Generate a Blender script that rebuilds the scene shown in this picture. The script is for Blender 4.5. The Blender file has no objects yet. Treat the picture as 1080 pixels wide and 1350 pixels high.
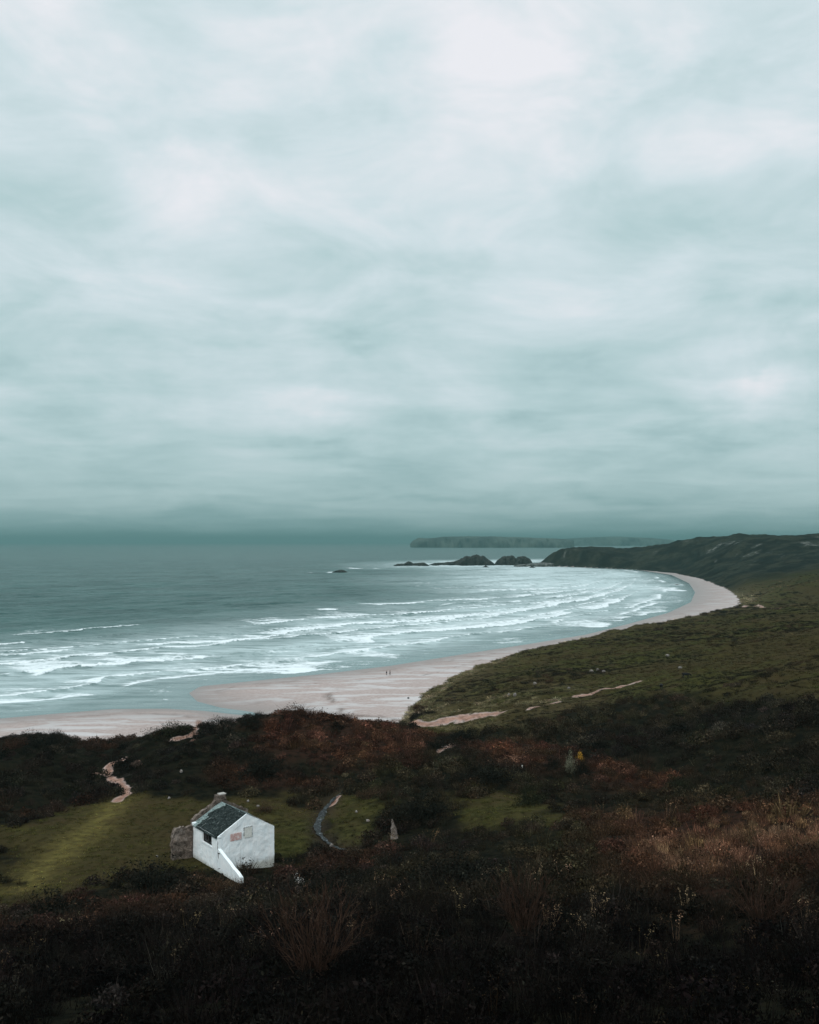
import bpy, bmesh, math, random
import numpy as np
from mathutils import Vector, Matrix
random.seed(7); RNG = np.random.default_rng(11)
SC = bpy.context.scene; COL = SC.collection
R = math.radians

# ------------------------------------------------------------------ camera
EYE = 50.0; F = 1250.0; HORIZON = 714.5
PITCH = math.atan((HORIZON - 675) / F)
cd = bpy.data.cameras.new('camera'); cam = bpy.data.objects.new('camera', cd); COL.objects.link(cam)
cd.sensor_fit = 'HORIZONTAL'; cd.sensor_width = 36; cd.lens = 36 * F / 1080
cd.clip_start = 0.5; cd.clip_end = 90000
cam.location = (0, 0, EYE); cam.rotation_euler = (R(90) + PITCH, 0, 0)
SC.camera = cam

# ------------------------------------------------------------------ node helper
def srgb(r, g, b):
    f = lambda c: (c / 255 / 12.92) if c / 255 <= .04045 else ((c / 255 + .055) / 1.055) ** 2.4
    return (f(r), f(g), f(b), 1)
class NT:
    def __init__(s, tree): s.t = tree; s.t.nodes.clear()
    def n(s, typ, **kw):
        nd = s.t.nodes.new(typ)
        for k, v in kw.items(): setattr(nd, k, v)
        return nd
    def set(s, sock, v):
        if isinstance(v, bpy.types.NodeSocket): s.t.links.new(v, sock)
        elif v is not None:
            if hasattr(sock.default_value, '__len__') and not hasattr(v, '__len__'): v = (v,) * len(sock.default_value)
            sock.default_value = v
    def m(s, op, a, b=None, c=None, clamp=False):
        nd = s.n('ShaderNodeMath', operation=op, use_clamp=clamp)
        for i, v in enumerate((a, b, c)):
            if v is not None: s.set(nd.inputs[i], v)
        return nd.outputs[0]
    def vm(s, op, a, b=None):
        nd = s.n('ShaderNodeVectorMath', operation=op)
        s.set(nd.inputs[0], a)
        if b is not None: s.set(nd.inputs[1], b)
        return nd.outputs[0]
    def noise(s, vec, scale, detail=4, rough=.55, dist=0, out=0):
        nd = s.n('ShaderNodeTexNoise')
        if vec is not None: s.set(nd.inputs['Vector'], vec)
        nd.inputs['Scale'].default_value = scale; nd.inputs['Detail'].default_value = detail
        nd.inputs['Roughness'].default_value = rough; nd.inputs['Distortion'].default_value = dist
        return nd.outputs[out]
    def mix(s, f, a, b, blend='MIX'):
        nd = s.n('ShaderNodeMix', data_type='RGBA', blend_type=blend, clamp_factor=True)
        s.set(nd.inputs[0], f); s.set(nd.inputs[6], a); s.set(nd.inputs[7], b)
        return nd.outputs[2]
    def ramp(s, f, stops, interp='LINEAR'):
        nd = s.n('ShaderNodeValToRGB'); cr = nd.color_ramp; cr.interpolation = interp
        while len(cr.elements) < len(stops): cr.elements.new(.5)
        for e, (p, c) in zip(cr.elements, stops):
            e.position = p; e.color = c if hasattr(c, '__len__') else (c, c, c, 1)
        s.set(nd.inputs[0], f); return nd.outputs[0]
    def ss(s, v, a, b, lo=0., hi=1.):
        nd = s.n('ShaderNodeMapRange', interpolation_type='SMOOTHSTEP')
        s.set(nd.inputs[0], v); nd.inputs[1].default_value = a; nd.inputs[2].default_value = b
        nd.inputs[3].default_value = lo; nd.inputs[4].default_value = hi
        return nd.outputs[0]
    def attr(s, name, typ='GEOMETRY', out='Fac'):
        nd = s.n('ShaderNodeAttribute', attribute_type=typ, attribute_name=name); return nd.outputs[out]
    def scale(s, v, sc):
        nd = s.n('ShaderNodeMapping'); s.set(nd.inputs[0], v); nd.inputs['Scale'].default_value = sc; return nd.outputs[0]
def material(name, rough=.9, spec=.2):
    m = bpy.data.materials.new(name); m.use_nodes = True; t = NT(m.node_tree)
    b = t.n('ShaderNodeBsdfPrincipled'); o = t.n('ShaderNodeOutputMaterial')
    t.t.links.new(b.outputs[0], o.inputs[0])
    b.inputs['Roughness'].default_value = rough; b.inputs['Specular IOR Level'].default_value = spec
    return m, t, b
def bump(t, b, h, strength=.5, dist=.05):
    nd = t.n('ShaderNodeBump'); nd.inputs['Strength'].default_value = strength; nd.inputs['Distance'].default_value = dist
    t.set(nd.inputs['Height'], h); t.t.links.new(nd.outputs[0], b.inputs['Normal'])

# ------------------------------------------------------------------ sky, sun, exposure
SUN_EL, SUN_AZ = R(45), R(198)      # soft light from high behind the viewer's left shoulder
W = bpy.data.worlds.new('World'); SC.world = W; W.use_nodes = True
t = NT(W.node_tree)
co = t.n('ShaderNodeTexCoord').outputs['Generated']
d = t.vm('NORMALIZE', co)
sx = t.n('ShaderNodeSeparateXYZ'); t.set(sx.inputs[0], d)
X, Y, Z = sx.outputs
el = t.m('ARCSINE', Z); az = t.m('ARCTAN2', X, Y)
zz = t.m('ADD', t.m('MAXIMUM', Z, 0.), .10)
cx = t.m('DIVIDE', X, zz); cy = t.m('DIVIDE', Y, zz)
cp = t.n('ShaderNodeCombineXYZ'); t.set(cp.inputs[0], cx); t.set(cp.inputs[1], cy)
P = cp.outputs[0]
n1 = t.noise(P, .95, 6, .55, .6); n2 = t.noise(t.scale(P, (.55, 1.0, 1)), 2.4, 7, .6, .35); n3 = t.noise(P, .33, 3, .5, .2)
grad = t.ramp(t.m('MULTIPLY', t.m('MAXIMUM', el, 0.), 1 / .6), [(0, .34), (.008 / .6, .38), (.035 / .6, .49), (.07 / .6, .60), (.13 / .6, .65), (.21 / .6, .71), (.33 / .6, .76), (.46 / .6, .79), (1, .82)])
# warp for cloud banks placed by bearing and height in the sky
wa = t.noise(t.scale(d, (3, 3, 6)), 1.6, 4, .6)
wb = t.noise(t.scale(d, (3, 3, 6)), 2.3, 4, .6, 0, 0)
azw = t.m('ADD', az, t.m('MULTIPLY', t.m('SUBTRACT', wa, .5), .22))
elw = t.m('ADD', el, t.m('MULTIPLY', t.m('SUBTRACT', wb, .5), .08))
tot = t.m('ADD', grad, t.m('MULTIPLY', t.m('SUBTRACT', n1, .5), .42))
tot = t.m('ADD', tot, t.m('MULTIPLY', t.m('SUBTRACT', n3, .5), .25))
tot = t.m('ADD', tot, t.m('MULTIPLY', t.m('SUBTRACT', n2, .5), t.ss(el, .02, .14, .10, .30)))
n4 = t.noise(t.scale(d, (1, 1, 2.3)), 5.5, 8, .58, .5); n5 = t.noise(t.scale(d, (1, 1, 2.0)), 2.2, 5, .5, .3)
tot = t.m('ADD', tot, t.m('MULTIPLY', t.m('SUBTRACT', n4, .5), t.m('MULTIPLY', t.ss(el, .015, .12), .75)))
tot = t.m('ADD', tot, t.m('MULTIPLY', t.m('SUBTRACT', n5, .5), t.m('MULTIPLY', t.ss(el, .03, .2), .30)))
def bank(u, v, su, sv, amp):
    global tot
    a, e = math.atan((u - 540) / F), math.atan((HORIZON - v) / F)
    ga = t.m('POWER', t.m('MULTIPLY', t.m('SUBTRACT', azw, a), F / su), 2.)
    ge = t.m('POWER', t.m('MULTIPLY', t.m('SUBTRACT', elw, e), F / sv), 2.)
    g = t.m('EXPONENT', t.m('MULTIPLY', t.m('ADD', ga, ge), -1.))
    tot = t.m('ADD', tot, t.m('MULTIPLY', g, amp))
for b_ in [(670, 70, 120, 85, .24), (130, 85, 100, 50, .15), (360, 60, 120, 50, .10), (210, 240, 140, 35, .10), (80, 30, 60, 60, .12),
           (960, 210, 130, 40, .14), (650, 300, 90, 25, .10), (460, 290, 90, 30, .06), (430, 440, 190, 14, -.10), (720, 475, 70, 18, -.09),
           (420, 535, 80, 25, .14), (950, 520, 110, 14, .10), (1000, 500, 60, 10, -.10), (860, 560, 120, 14, .08), (160, 150, 60, 20, -.05), (880, 330, 130, 40, -.10),
           (70, 520, 110, 60, -.07), (150, 690, 260, 16, -.05), (640, 655, 200, 8, -.06), (300, 655, 160, 8, .06), (180, 660, 140, 10, .03), (780, 670, 200, 9, .05), (930, 640, 140, 20, .05)]:
    bank(*b_)
sky = t.ramp(tot, [(0, srgb(60, 97, 98)), (.2, srgb(109, 146, 147)), (.4, srgb(153, 185, 188)), (.6, srgb(187, 212, 215)), (.8, srgb(214, 229, 234)), (1, srgb(241, 242, 247))])
up = t.ss(Z, .52, .95, 1., 1.75)
bg = t.n('ShaderNodeBackground'); t.set(bg.inputs[0], sky); t.set(bg.inputs[1], up)
nsky = t.n('ShaderNodeTexSky', sky_type='NISHITA', sun_disc=False, sun_elevation=SUN_EL, sun_rotation=SUN_AZ)
bg2 = t.n('ShaderNodeBackground'); t.set(bg2.inputs[0], nsky.outputs[0]); bg2.inputs[1].default_value = .1
mx = t.n('ShaderNodeMixShader'); mx.inputs[0].default_value = .96
t.t.links.new(bg2.outputs[0], mx.inputs[1]); t.t.links.new(bg.outputs[0], mx.inputs[2])
wo = t.n('ShaderNodeOutputWorld'); t.t.links.new(mx.outputs[0], wo.inputs[0])
sl = bpy.data.lights.new('sun', 'SUN'); so = bpy.data.objects.new('sun', sl); COL.objects.link(so)
sl.energy = 1.5; sl.angle = R(25); sl.color = (1, .97, .93)
sdir = Vector((math.sin(SUN_AZ) * math.cos(SUN_EL), math.cos(SUN_AZ) * math.cos(SUN_EL), math.sin(SUN_EL)))
so.rotation_euler = sdir.to_track_quat('Z', 'Y').to_euler(); so.location = (0, 0, 200)
SC.view_settings.view_transform = 'Standard'; SC.view_settings.look = 'None'; SC.view_settings.gamma = 1; SC.view_settings.exposure = 0
SC.view_settings.use_curve_mapping = False
SC.cycles.use_denoising = True
SC.cycles.max_bounces = 5; SC.cycles.volume_bounces = 0; SC.cycles.transparent_max_bounces = 4

# ------------------------------------------------------------------ pixel rays (photo 1080 x 1350) and noise
cp_, sp_ = math.cos(PITCH), math.sin(PITCH)
def rays(uv):
    uv = np.atleast_2d(np.asarray(uv, float)); x = (uv[:, 0] - 540) / F; y = -(uv[:, 1] - 675) / F
    return np.stack([x, cp_ - sp_ * y, sp_ + cp_ * y], 1)
def at_z(uv, z=0.):
    r = rays(uv); k = (np.asarray(z) - EYE) / r[:, 2]; p = r * np.reshape(k, (-1, 1)); p[:, 2] += EYE; return p
def at_d(u, v, dist):
    r = rays((u, v))[0]; p = r * dist / r[1]; p[2] += EYE; return p
def sstep(a, b, x):
    k = np.clip((x - a) / (b - a), 0, 1); return k * k * (3 - 2 * k)
def _h(i, j, s):
    n = (i.astype(np.int64) * 374761393 + j.astype(np.int64) * 668265263 + s * 1442695041) & 0x7fffffff
    n = ((n ^ (n >> 13)) * 1274126177) & 0x7fffffff
    return ((n ^ (n >> 16)) & 0xffff) / 65535.0
def vn(x, y, s=0):
    xi, yi = np.floor(x), np.floor(y); fx, fy = x - xi, y - yi
    fx = fx ** 3 * (fx * (fx * 6 - 15) + 10); fy = fy ** 3 * (fy * (fy * 6 - 15) + 10)
    a, b, c, d_ = _h(xi, yi, s), _h(xi + 1, yi, s), _h(xi, yi + 1, s), _h(xi + 1, yi + 1, s)
    return (a * (1 - fx) + b * fx) * (1 - fy) + (c * (1 - fx) + d_ * fx) * fy
def fbm(x, y, s=0, o=4, g=.5):
    v = np.zeros_like(x, float); a = 1.; n = 0.
    for k in range(o):
        c, sn = math.cos(k * 1.3), math.sin(k * 1.3)
        v += a * vn((c * x - sn * y) * 2 ** k, (sn * x + c * y) * 2 ** k, s + k * 17); n += a; a *= g
    return v / n * 2 - 1
def seg_dist(px, py, poly, closed=True):
    """distance to a polyline, arc position of the nearest point, inside flag"""
    P_ = np.asarray(poly, float)[:, :2]; n = len(P_); best = np.full(px.shape, 1e18); arc = np.zeros(px.shape); ins = np.zeros(px.shape, bool); acc = 0
    for i in range(n if closed else n - 1):
        a, b = P_[i], P_[(i + 1) % n]; dx, dy = b - a; L2 = dx * dx + dy * dy + 1e-12
        k = np.clip(((px - a[0]) * dx + (py - a[1]) * dy) / L2, 0, 1)
        dd = (px - a[0] - k * dx) ** 2 + (py - a[1] - k * dy) ** 2
        mk = dd < best; best = np.where(mk, dd, best); arc = np.where(mk, acc + k * math.sqrt(L2), arc); acc += math.sqrt(L2)
        if closed and abs(dy) > 1e-12:
            ins ^= ((a[1] > py) != (b[1] > py)) & (px < dx * (py - a[1]) / dy + a[0])
    return np.sqrt(best), arc, ins
def sdist(px, py, poly):
    d_, _, i = seg_dist(px, py, poly); return np.where(i, d_, -d_)

# ------------------------------------------------------------------ shape of the land
WL = [(-1500, -200), (-600, 60), (-350, 140), (-200, 217)] + [tuple(p[:2]) for p in at_z([(0, 947), (80, 940), (150, 934.5), (220, 934), (270, 937), (310, 941.5), (347, 944.5),
      (330, 939), (290, 933.5), (258, 925), (247, 914), (262, 905), (330, 898), (420, 889), (512, 878), (600, 864), (690, 850), (770, 837), (830, 822), (880, 808), (910, 794), (916, 781), (908, 769), (885, 758), (840, 751), (780, 748), (722, 746)])]
WL += [(270, 2080), (330, 2330), (900, 2640), (3000, 3100)]
SEA = WL + [(60000, 40000), (0, 80000), (-80000, 40000), (-60000, -300)]
FOOT = [(-1500, -230), (-600, 20), (-300, 120), (-100, 203), (-60, 212), (-30, 222), (-12, 238)] + [tuple(p[:2]) for p in at_z([(524, 951), (530, 943), (560, 911), (600, 887), (650, 867), (700, 853.5), (770, 839), (850, 823), (900, 814), (950, 803), (976, 797), (972, 786), (958, 775), (925, 762), (890, 754.5), (840, 749.5), (780, 747), (722, 745.2)], 2.2)]
LAND = FOOT + [(275, 2085), (338, 2325), (905, 2630), (3000, 3080), (7000, 2500), (7000, -600), (-1500, -600)]
CP = [(0, 1350, 30), (270, 1350, 30), (540, 1350, 31), (810, 1350, 32), (1080, 1350, 33), (0, 1250, 24), (270, 1250, 25), (540, 1250, 26), (810, 1250, 28), (1080, 1250, 30),
      (0, 1175, 15), (150, 1160, 15.5), (230, 1165, 14.6), (300, 1168, 14.3), (380, 1165, 14.8), (450, 1155, 16), (540, 1150, 19), (700, 1150, 21), (850, 1150, 24), (1080, 1150, 28),
      (60, 1080, 13), (200, 1080, 13), (240, 1140, 13.9), (300, 1140, 13.6), (360, 1138, 13.0), (300, 1090, 13.2), (370, 1080, 13), (450, 1080, 13.5), (540, 1070, 15), (650, 1070, 16), (800, 1080, 19), (950, 1080, 22), (1080, 1080, 25),
      (0, 1020, 13), (150, 1025, 12), (300, 1020, 14), (430, 1020, 14), (540, 1010, 15), (650, 1010, 15), (760, 1010, 17), (900, 1020, 19), (1080, 1020, 24),
      (0, 982, 13), (60, 978, 13.3), (140, 985, 11), (200, 974, 12.6), (260, 963, 14.5), (320, 953, 16), (390, 942, 17.8), (450, 950, 16), (520, 960, 11.5), (560, 965, 10.5), (620, 968, 11), (700, 960, 12.5), (800, 950, 14.5), (900, 950, 17.5), (1080, 960, 25),
      (140, 1005, 11.5), (600, 930, 6), (640, 905, 6), (700, 900, 8.5), (760, 910, 11.5), (850, 850, 10), (760, 865, 7), (950, 830, 13), (1050, 822, 19), (1080, 880, 25), (1000, 900, 22), (900, 900, 17), (850, 925, 16), (1080, 930, 26),
      (1000, 808, 12), (1080, 797, 17), (1000, 795, 7), (1040, 775, 12), (1080, 768, 18), (1000, 775, 7)]
CW = [tuple(p) for p in (np.concatenate([at_z((u, v), z) for u, v, z in CP]))]
CW += [tuple(at_d(u, v, dd)) for u, v, dd in [(1080, 704, 1500), (1000, 710.5, 1620), (985, 713.5, 1480), (950, 715, 1710), (900, 717.5, 1800), (875, 719.5, 1850), (850, 721.5, 1900), (820, 722.5, 1960), (795, 723, 2000), (770, 723.5, 2040), (742, 724, 2080), (728, 726.5, 2050),
       (1080, 738, 1100), (1000, 742, 1250), (950, 745, 1350), (900, 740, 1680), (1040, 720, 1350), (1200, 705, 1350), (1200, 740, 1000), (1300, 704, 1300), (1200, 800, 620)]]
CW += [(0, 3, 48.2), (0, 12, 41.5), (-12, 12, 41), (12, 12, 41.5), (-20, 18, 38), (20, 18, 38.5), (0, 25, 34.8), (-14, 26, 33.5), (14, 26, 34.5), (-60, 20, 34), (70, 20, 40), (-60, 80, 20), (-90, 140, 13), (-130, 165, 12.5), (-160, 100, 16), (90, 120, 27), (140, 180, 29), (220, 260, 30), (300, 330, 28),
       (200, 80, 40), (-200, 20, 35), (-90, 185, 10), (-40, 200, 9), (-10, 215, 8), (10, 222, 6), (500, 500, 30), (700, 500, 45), (-2, 236, 4.5), (400, 2400, 10), (700, 2500, 12), (900, 2200, 25), (1500, 2000, 50), (1600, 1500, 66), (2500, 2500, 40), (1000, 1000, 46), (-30, -20, 52), (30, -20, 54), (0, -60, 60), (-300, -100, 40), (300, -100, 65)]
CW = np.array(CW)
def warp(x, y):
    return np.stack([np.arctan2(x, y) * 1.7, .5 * np.log(x * x + y * y + 9)], -1)
_cw = warp(CW[:, 0], CW[:, 1]); KC = .06
def _k(a, b):
    return np.sqrt(((a[:, None, :] - b[None]) ** 2).sum(-1) + KC * KC)
_n = len(CW); A = np.zeros((_n + 1, _n + 1)); A[:_n, :_n] = -_k(_cw, _cw) - np.eye(_n) * .004; A[:_n, _n] = A[_n, :_n] = 1
_sol = np.linalg.solve(A, np.append(CW[:, 2], 0))
STREAM = at_z([(452, 1043), (440, 1049), (430, 1060), (423, 1073), (418, 1084), (420, 1095), (429, 1105), (438, 1113), (449, 1121), (462, 1128)], 13.3)
HUT = at_z((287, 1150), 13.8)[0]
def rbf(x, y):
    out = np.empty(x.size); w = warp(x.ravel(), y.ravel())
    for i in range(0, x.size, 20000): out[i:i + 20000] = -_k(w[i:i + 20000], _cw) @ _sol[:_n] + _sol[_n]
    return out.reshape(x.shape)
def land(x, y, full=False):
    x = np.asarray(x, float); y = np.asarray(y, float); r = np.hypot(x, y)
    dw, arc, ins = seg_dist(x, y, SEA); dw = np.where(ins, -dw, dw)
    dw = dw + (fbm(x / 14, y / 14, 5, 3) * 1.4) * sstep(2, 25, np.abs(dw) + 6)
    zb = np.where(dw > 0, 2.6 * (1 - np.exp(-dw / 70)), np.maximum(-4, dw * .035))
    zb += .05 * fbm(x / 5, y / 5, 8, 2) * sstep(3, 20, dw)
    dl = sdist(x, y, LAND); dl = dl + fbm(x / 9, y / 9, 31, 3) * np.minimum(3.2, .008 * r)
    w = sstep(0, 1, dl / (7 + .018 * r))
    zr = rbf(x, y)
    flat = np.exp(-(np.hypot(x - HUT[0] - 1.5, y - HUT[1] - 4) / 16) ** 2)
    amp = (1 - flat) * sstep(25, 60, r)
    zr = zr + amp * (1.15 * fbm(x / 17, y / 17, 41, 3) + .38 * fbm(x / 5, y / 5, 43, 3) + .9 * sstep(130, 160, r) * fbm(x / 9, y / 9, 44, 3)) + sstep(500, 1300, r) * (3 * fbm(x / 70, y / 70, 51, 5, .6)) + sstep(200, 400, r) * 1.3 * fbm(x / 30, y / 30, 47, 4) + sstep(480, 700, r) * 3.2 * fbm(x / 38, y / 38, 48, 4) + sstep(1000, 1400, r) * -7 * np.abs(fbm(x / 60, y / 130, 49, 5, .6))
    ds, _, _ = seg_dist(x, y, STREAM, False); zr = zr - .45 * np.exp(-(ds / 1.3) ** 2)
    z = zb * (1 - w) + np.maximum(zr, zb + .2) * w
    if full: return z, dw, dl, w, ds
    return z
def march(uv):
    rr = rays(uv); ts = np.geomspace(8, 3000, 700); out = []
    xs = rr[:, :1] * ts; ys = rr[:, 1:2] * ts; zs = EYE + rr[:, 2:] * ts
    h = land(xs, ys); below = zs < h
    for i in range(len(rr)):
        j = int(np.argmax(below[i])) if below[i].any() else len(ts) - 1
        if j > 0:
            a, b = zs[i, j - 1] - h[i, j - 1], h[i, j] - zs[i, j]; k = ts[j - 1] + (ts[j] - ts[j - 1]) * a / (a + b + 1e-9)
        else: k = ts[0]
        out.append(rr[i] * k + np.array([0, 0, EYE]))
    return np.array(out)
PATHS = [(march([(162, 1001), (152, 1005), (143, 1012), (141, 1020), (152, 1029), (164, 1038), (167, 1046), (156, 1056)]), .78),
         (march([(124, 1020), (133, 1020), (144, 1018)]), .8),
         (march([(247, 980), (262, 972), (275, 967), (288, 963), (300, 957), (312, 952)]), .5), (march([(252, 972), (256, 962), (262, 950)]), .7), (march([(232, 975), (247, 971), (260, 967)]), 1.0),
         (march([(545, 952), (565, 955), (600, 946), (640, 942), (662, 939)]), 2.3), (march([(700, 934), (735, 926)]), .8), (march([(758, 918), (790, 910), (820, 905), (840, 899)]), .9),
         (march([(578, 992), (590, 985), (598, 982)]), .8), (march([(980, 800), (1000, 798), (1030, 802)]), 1.2), (march([(447, 1049), (441, 1056), (438, 1062)]), .45)]
SWATH = march([(156, 1056), (140, 1075), (115, 1098), (85, 1122), (50, 1150), (20, 1175)])
GRASS = [march(q) for q in [
    [(0, 1092), (50, 1082), (110, 1062), (180, 1050), (260, 1056), (380, 1048), (425, 1080), (428, 1120), (365, 1140), (250, 1148), (190, 1150), (120, 1170), (0, 1200)],
    [(445, 1052), (480, 1056), (500, 1070), (498, 1100), (470, 1117), (440, 1100), (428, 1085)],
    [(600, 1052), (650, 1046), (700, 1048), (740, 1075), (745, 1095), (690, 1088), (615, 1082)]]]
HILL = march([(532, 943), (560, 912), (600, 888), (700, 855), (800, 834), (880, 818), (960, 804), (1078, 790), (1200, 790), (1200, 930), (1080, 938), (1000, 930), (900, 912), (830, 922), (740, 942), (690, 955), (620, 972), (560, 962)])
RUST = [march(q) for q in [[(330, 955), (390, 940), (470, 955), (570, 968), (560, 1000), (480, 1015), (370, 1000)], [(610, 985), (680, 980), (745, 988), (735, 1015), (640, 1010)],
                           [(770, 1000), (830, 1005), (890, 1025), (870, 1045), (790, 1040)], [(280, 1010), (360, 1015), (420, 1035), (330, 1040)]]]
RUST.append(march([(770, 1075), (900, 1060), (1100, 1062), (1100, 1215), (960, 1205), (840, 1180)]))
GOLD = [march(q) for q in [[(920, 1085), (1000, 1075), (1100, 1082), (1100, 1125), (1000, 1130), (930, 1105)], [(850, 1120), (900, 1110), (990, 1122), (980, 1150), (880, 1150)],
                           [(255, 1160), (300, 1162), (320, 1172), (280, 1180)]]]

# ------------------------------------------------------------------ object helpers
def mesh_np(name, v, f, mats=(), smooth=True, attrs=None, link=True, uvm=None):
    me = bpy.data.meshes.new(name); v = np.ascontiguousarray(v, np.float32); f = np.asarray(f, np.int32)
    me.vertices.add(len(v)); me.vertices.foreach_set('co', v.ravel())
    k = f.shape[1]; me.loops.add(f.size); me.loops.foreach_set('vertex_index', f.ravel())
    me.polygons.add(len(f)); me.polygons.foreach_set('loop_start', np.arange(0, f.size, k, dtype=np.int32))
    me.update(calc_edges=True)
    if smooth: me.polygons.foreach_set('use_smooth', np.ones(len(f), bool))
    for m in mats: me.materials.append(m)
    for an, av in (attrs or {}).items():
        a = me.attributes.new(an, 'FLOAT', 'POINT'); a.data.foreach_set('value', np.ascontiguousarray(av, np.float32).ravel())
    o = bpy.data.objects.new(name, me)
    if link: COL.objects.link(o)
    return o
def tag(o, label=None, cat=None, group=None, kind=None):
    for k, v in (('label', label), ('category', cat), ('group', group), ('kind', kind)):
        if v: o[k] = v
    return o
def empty(name, loc, label, cat, group=None, rz=0):
    o = bpy.data.objects.new(name, None); COL.objects.link(o); o.location = loc; o.rotation_euler = (0, 0, rz); o.empty_display_size = .3
    return tag(o, label, cat, group)
def bm_obj(name, bm, mat, parent=None, smooth=False):
    bmesh.ops.recalc_face_normals(bm, faces=bm.faces); me = bpy.data.meshes.new(name); bm.to_mesh(me); bm.free()
    for m in (mat if isinstance(mat, (list, tuple)) else [mat]): me.materials.append(m)
    if smooth: me.polygons.foreach_set('use_smooth', [True] * len(me.polygons))
    o = bpy.data.objects.new(name, me); COL.objects.link(o)
    if parent: o.parent = parent
    return o
def sub_grid(ni, nj, keep):
    idx = np.arange(ni * nj).reshape(ni, nj)
    q = np.stack([idx[:-1, :-1], idx[1:, :-1], idx[1:, 1:], idx[:-1, 1:]], -1)
    return q[keep]

# ------------------------------------------------------------------ ground material
m_land, t, b = material('land', .95, .1)
geo = t.n('ShaderNodeNewGeometry'); pos = geo.outputs['Position']
sand, grass, rust, wet, far = (t.attr(a) for a in ('sand', 'grass', 'rust', 'wet', 'far'))
pale, swath = t.attr('pale'), t.attr('swath')
na = t.noise(pos, .12, 6, .6); nb = t.noise(pos, .9, 5, .6); nc = t.noise(pos, 6, 4, .65); nd_ = t.noise(pos, .025, 5, .6)
scrub = t.mix(t.ss(nb, .38, .62), (.004, .0045, .003, 1), (.011, .010, .006, 1))
scrub = t.mix(t.m('MULTIPLY', rust, t.ss(nb, .3, .6)), scrub, (.026, .013, .009, 1))
gr = t.mix(t.ss(nb, .35, .65), (.019, .020, .006, 1), (.046, .044, .014, 1))
gr = t.mix(t.ss(na, .48, .66), gr, (.040, .030, .014, 1))
gr = t.mix(t.m('MULTIPLY', t.ss(nc, .55, .75), .5), gr, (.11, .095, .045, 1))
gr = t.mix(t.m('MULTIPLY', t.ss(nd_, .5, .62), t.m('MULTIPLY', far, .85)), gr, (.018, .021, .012, 1))
gr = t.mix(t.m('MULTIPLY', t.ss(nd_, .42, .58), .65), gr, (.040, .029, .014, 1))
gr = t.mix(t.m('MULTIPLY', swath, t.ss(nb, .2, .7)), gr, (.105, .088, .028, 1))
col = t.mix(t.m('MULTIPLY', t.attr('bank'), t.ss(nc, .3, .6)), t.mix(grass, scrub, gr), (.035, .026, .019, 1))
hill = t.mix(t.ss(nd_, .42, .6), (.009, .012, .010, 1), (.026, .029, .021, 1))
hill = t.mix(t.m('MULTIPLY', t.ss(na, .48, .6), .7), hill, (.007, .009, .007, 1))
hill = t.mix(t.m('MULTIPLY', t.attr('rock'), t.ss(na, .46, .62)), hill, t.mix(t.ss(nb, .4, .6), (.04, .045, .04, 1), (.21, .22, .20, 1)))
col = t.mix(far, col, hill)
marram = t.mix(t.ss(nb, .35, .65), (.05, .045, .02, 1), (.24, .20, .115, 1))
col = t.mix(t.m('MULTIPLY', pale, t.ss(nc, .25, .65)), col, marram)
strk = t.noise(t.scale(pos, (.05, .16, 1)), 1, 5, .6, .4)
sd = t.mix(t.ss(nb, .3, .7), (.34, .275, .255, 1), (.43, .365, .345, 1))
sd = t.mix(t.m('MULTIPLY', t.ss(strk, .48, .60), .8), sd, (.54, .52, .52, 1))
sd = t.mix(t.m('MULTIPLY', t.attr('path'), .9), sd, t.mix(t.ss(nb, .35, .65), (.17, .088, .060, 1), (.32, .18, .13, 1)))
wetn = t.m('MULTIPLY', wet, t.ss(t.m('ADD', strk, t.m('MULTIPLY', wet, .5)), .45, .75))
sd = t.mix(wetn, sd, (.215, .178, .165, 1))
sd = t.mix(t.m('MULTIPLY', t.attr('wrack'), t.ss(nc, .35, .6)), sd, (.10, .072, .058, 1))
sedge = t.m('ADD', sand, t.m('MULTIPLY', t.m('SUBTRACT', nc, .5), .9))
sm = t.ss(t.m('ADD', sedge, t.m('MULTIPLY', t.m('SUBTRACT', nb, .5), .5)), .3, .7)
col = t.mix(sm, col, sd)
t.set(b.inputs['Base Color'], col)
t.set(b.inputs['Roughness'], t.m('SUBTRACT', .95, t.m('MULTIPLY', t.m('MULTIPLY', wetn, sm), .55)))
t.set(b.inputs['Specular IOR Level'], t.m('ADD', .01, t.m('MULTIPLY', t.m('MULTIPLY', wetn, sm), .35)))
bump(t, b, t.m('ADD', t.m('MULTIPLY', nc, .4), nb), .6, .25)

# ------------------------------------------------------------------ ground mesh (finer near the viewer)
aa = np.concatenate([np.linspace(-100, -33, 60, endpoint=False), np.linspace(-33, 33, 560), np.linspace(33, 100, 61)[1:]]) * math.pi / 180
rr_ = np.concatenate([np.geomspace(3, 30, 60, endpoint=False), np.geomspace(30, 300, 640, endpoint=False), np.geomspace(300, 3800, 360)])
AA, RR = np.meshgrid(aa, rr_, indexing='ij'); GX, GY = RR * np.sin(AA), RR * np.cos(AA)
GZ, DW, DL, WW, DS = land(GX, GY, True)
def pathmask(x, y, soft=1.0):
    m = np.zeros_like(x); nz = fbm(x / 1.3, y / 1.3, 71, 3) * .9 + fbm(x / 4, y / 4, 72, 3) * .8
    for P_, w_ in PATHS:
        d_, _, _ = seg_dist(x, y, P_, False); m = np.maximum(m, 1 - sstep(w_ * .35, w_ * 1.6, d_ + nz * w_ * .7))
    return m
def polymask(x, y, polys, soft=2.5, wob=1.5):
    m = np.zeros_like(x); nz = fbm(x / 4, y / 4, 77, 4, .6) * wob
    for P_ in polys: m = np.maximum(m, sstep(-soft, soft, sdist(x, y, P_) + nz))
    return m
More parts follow.
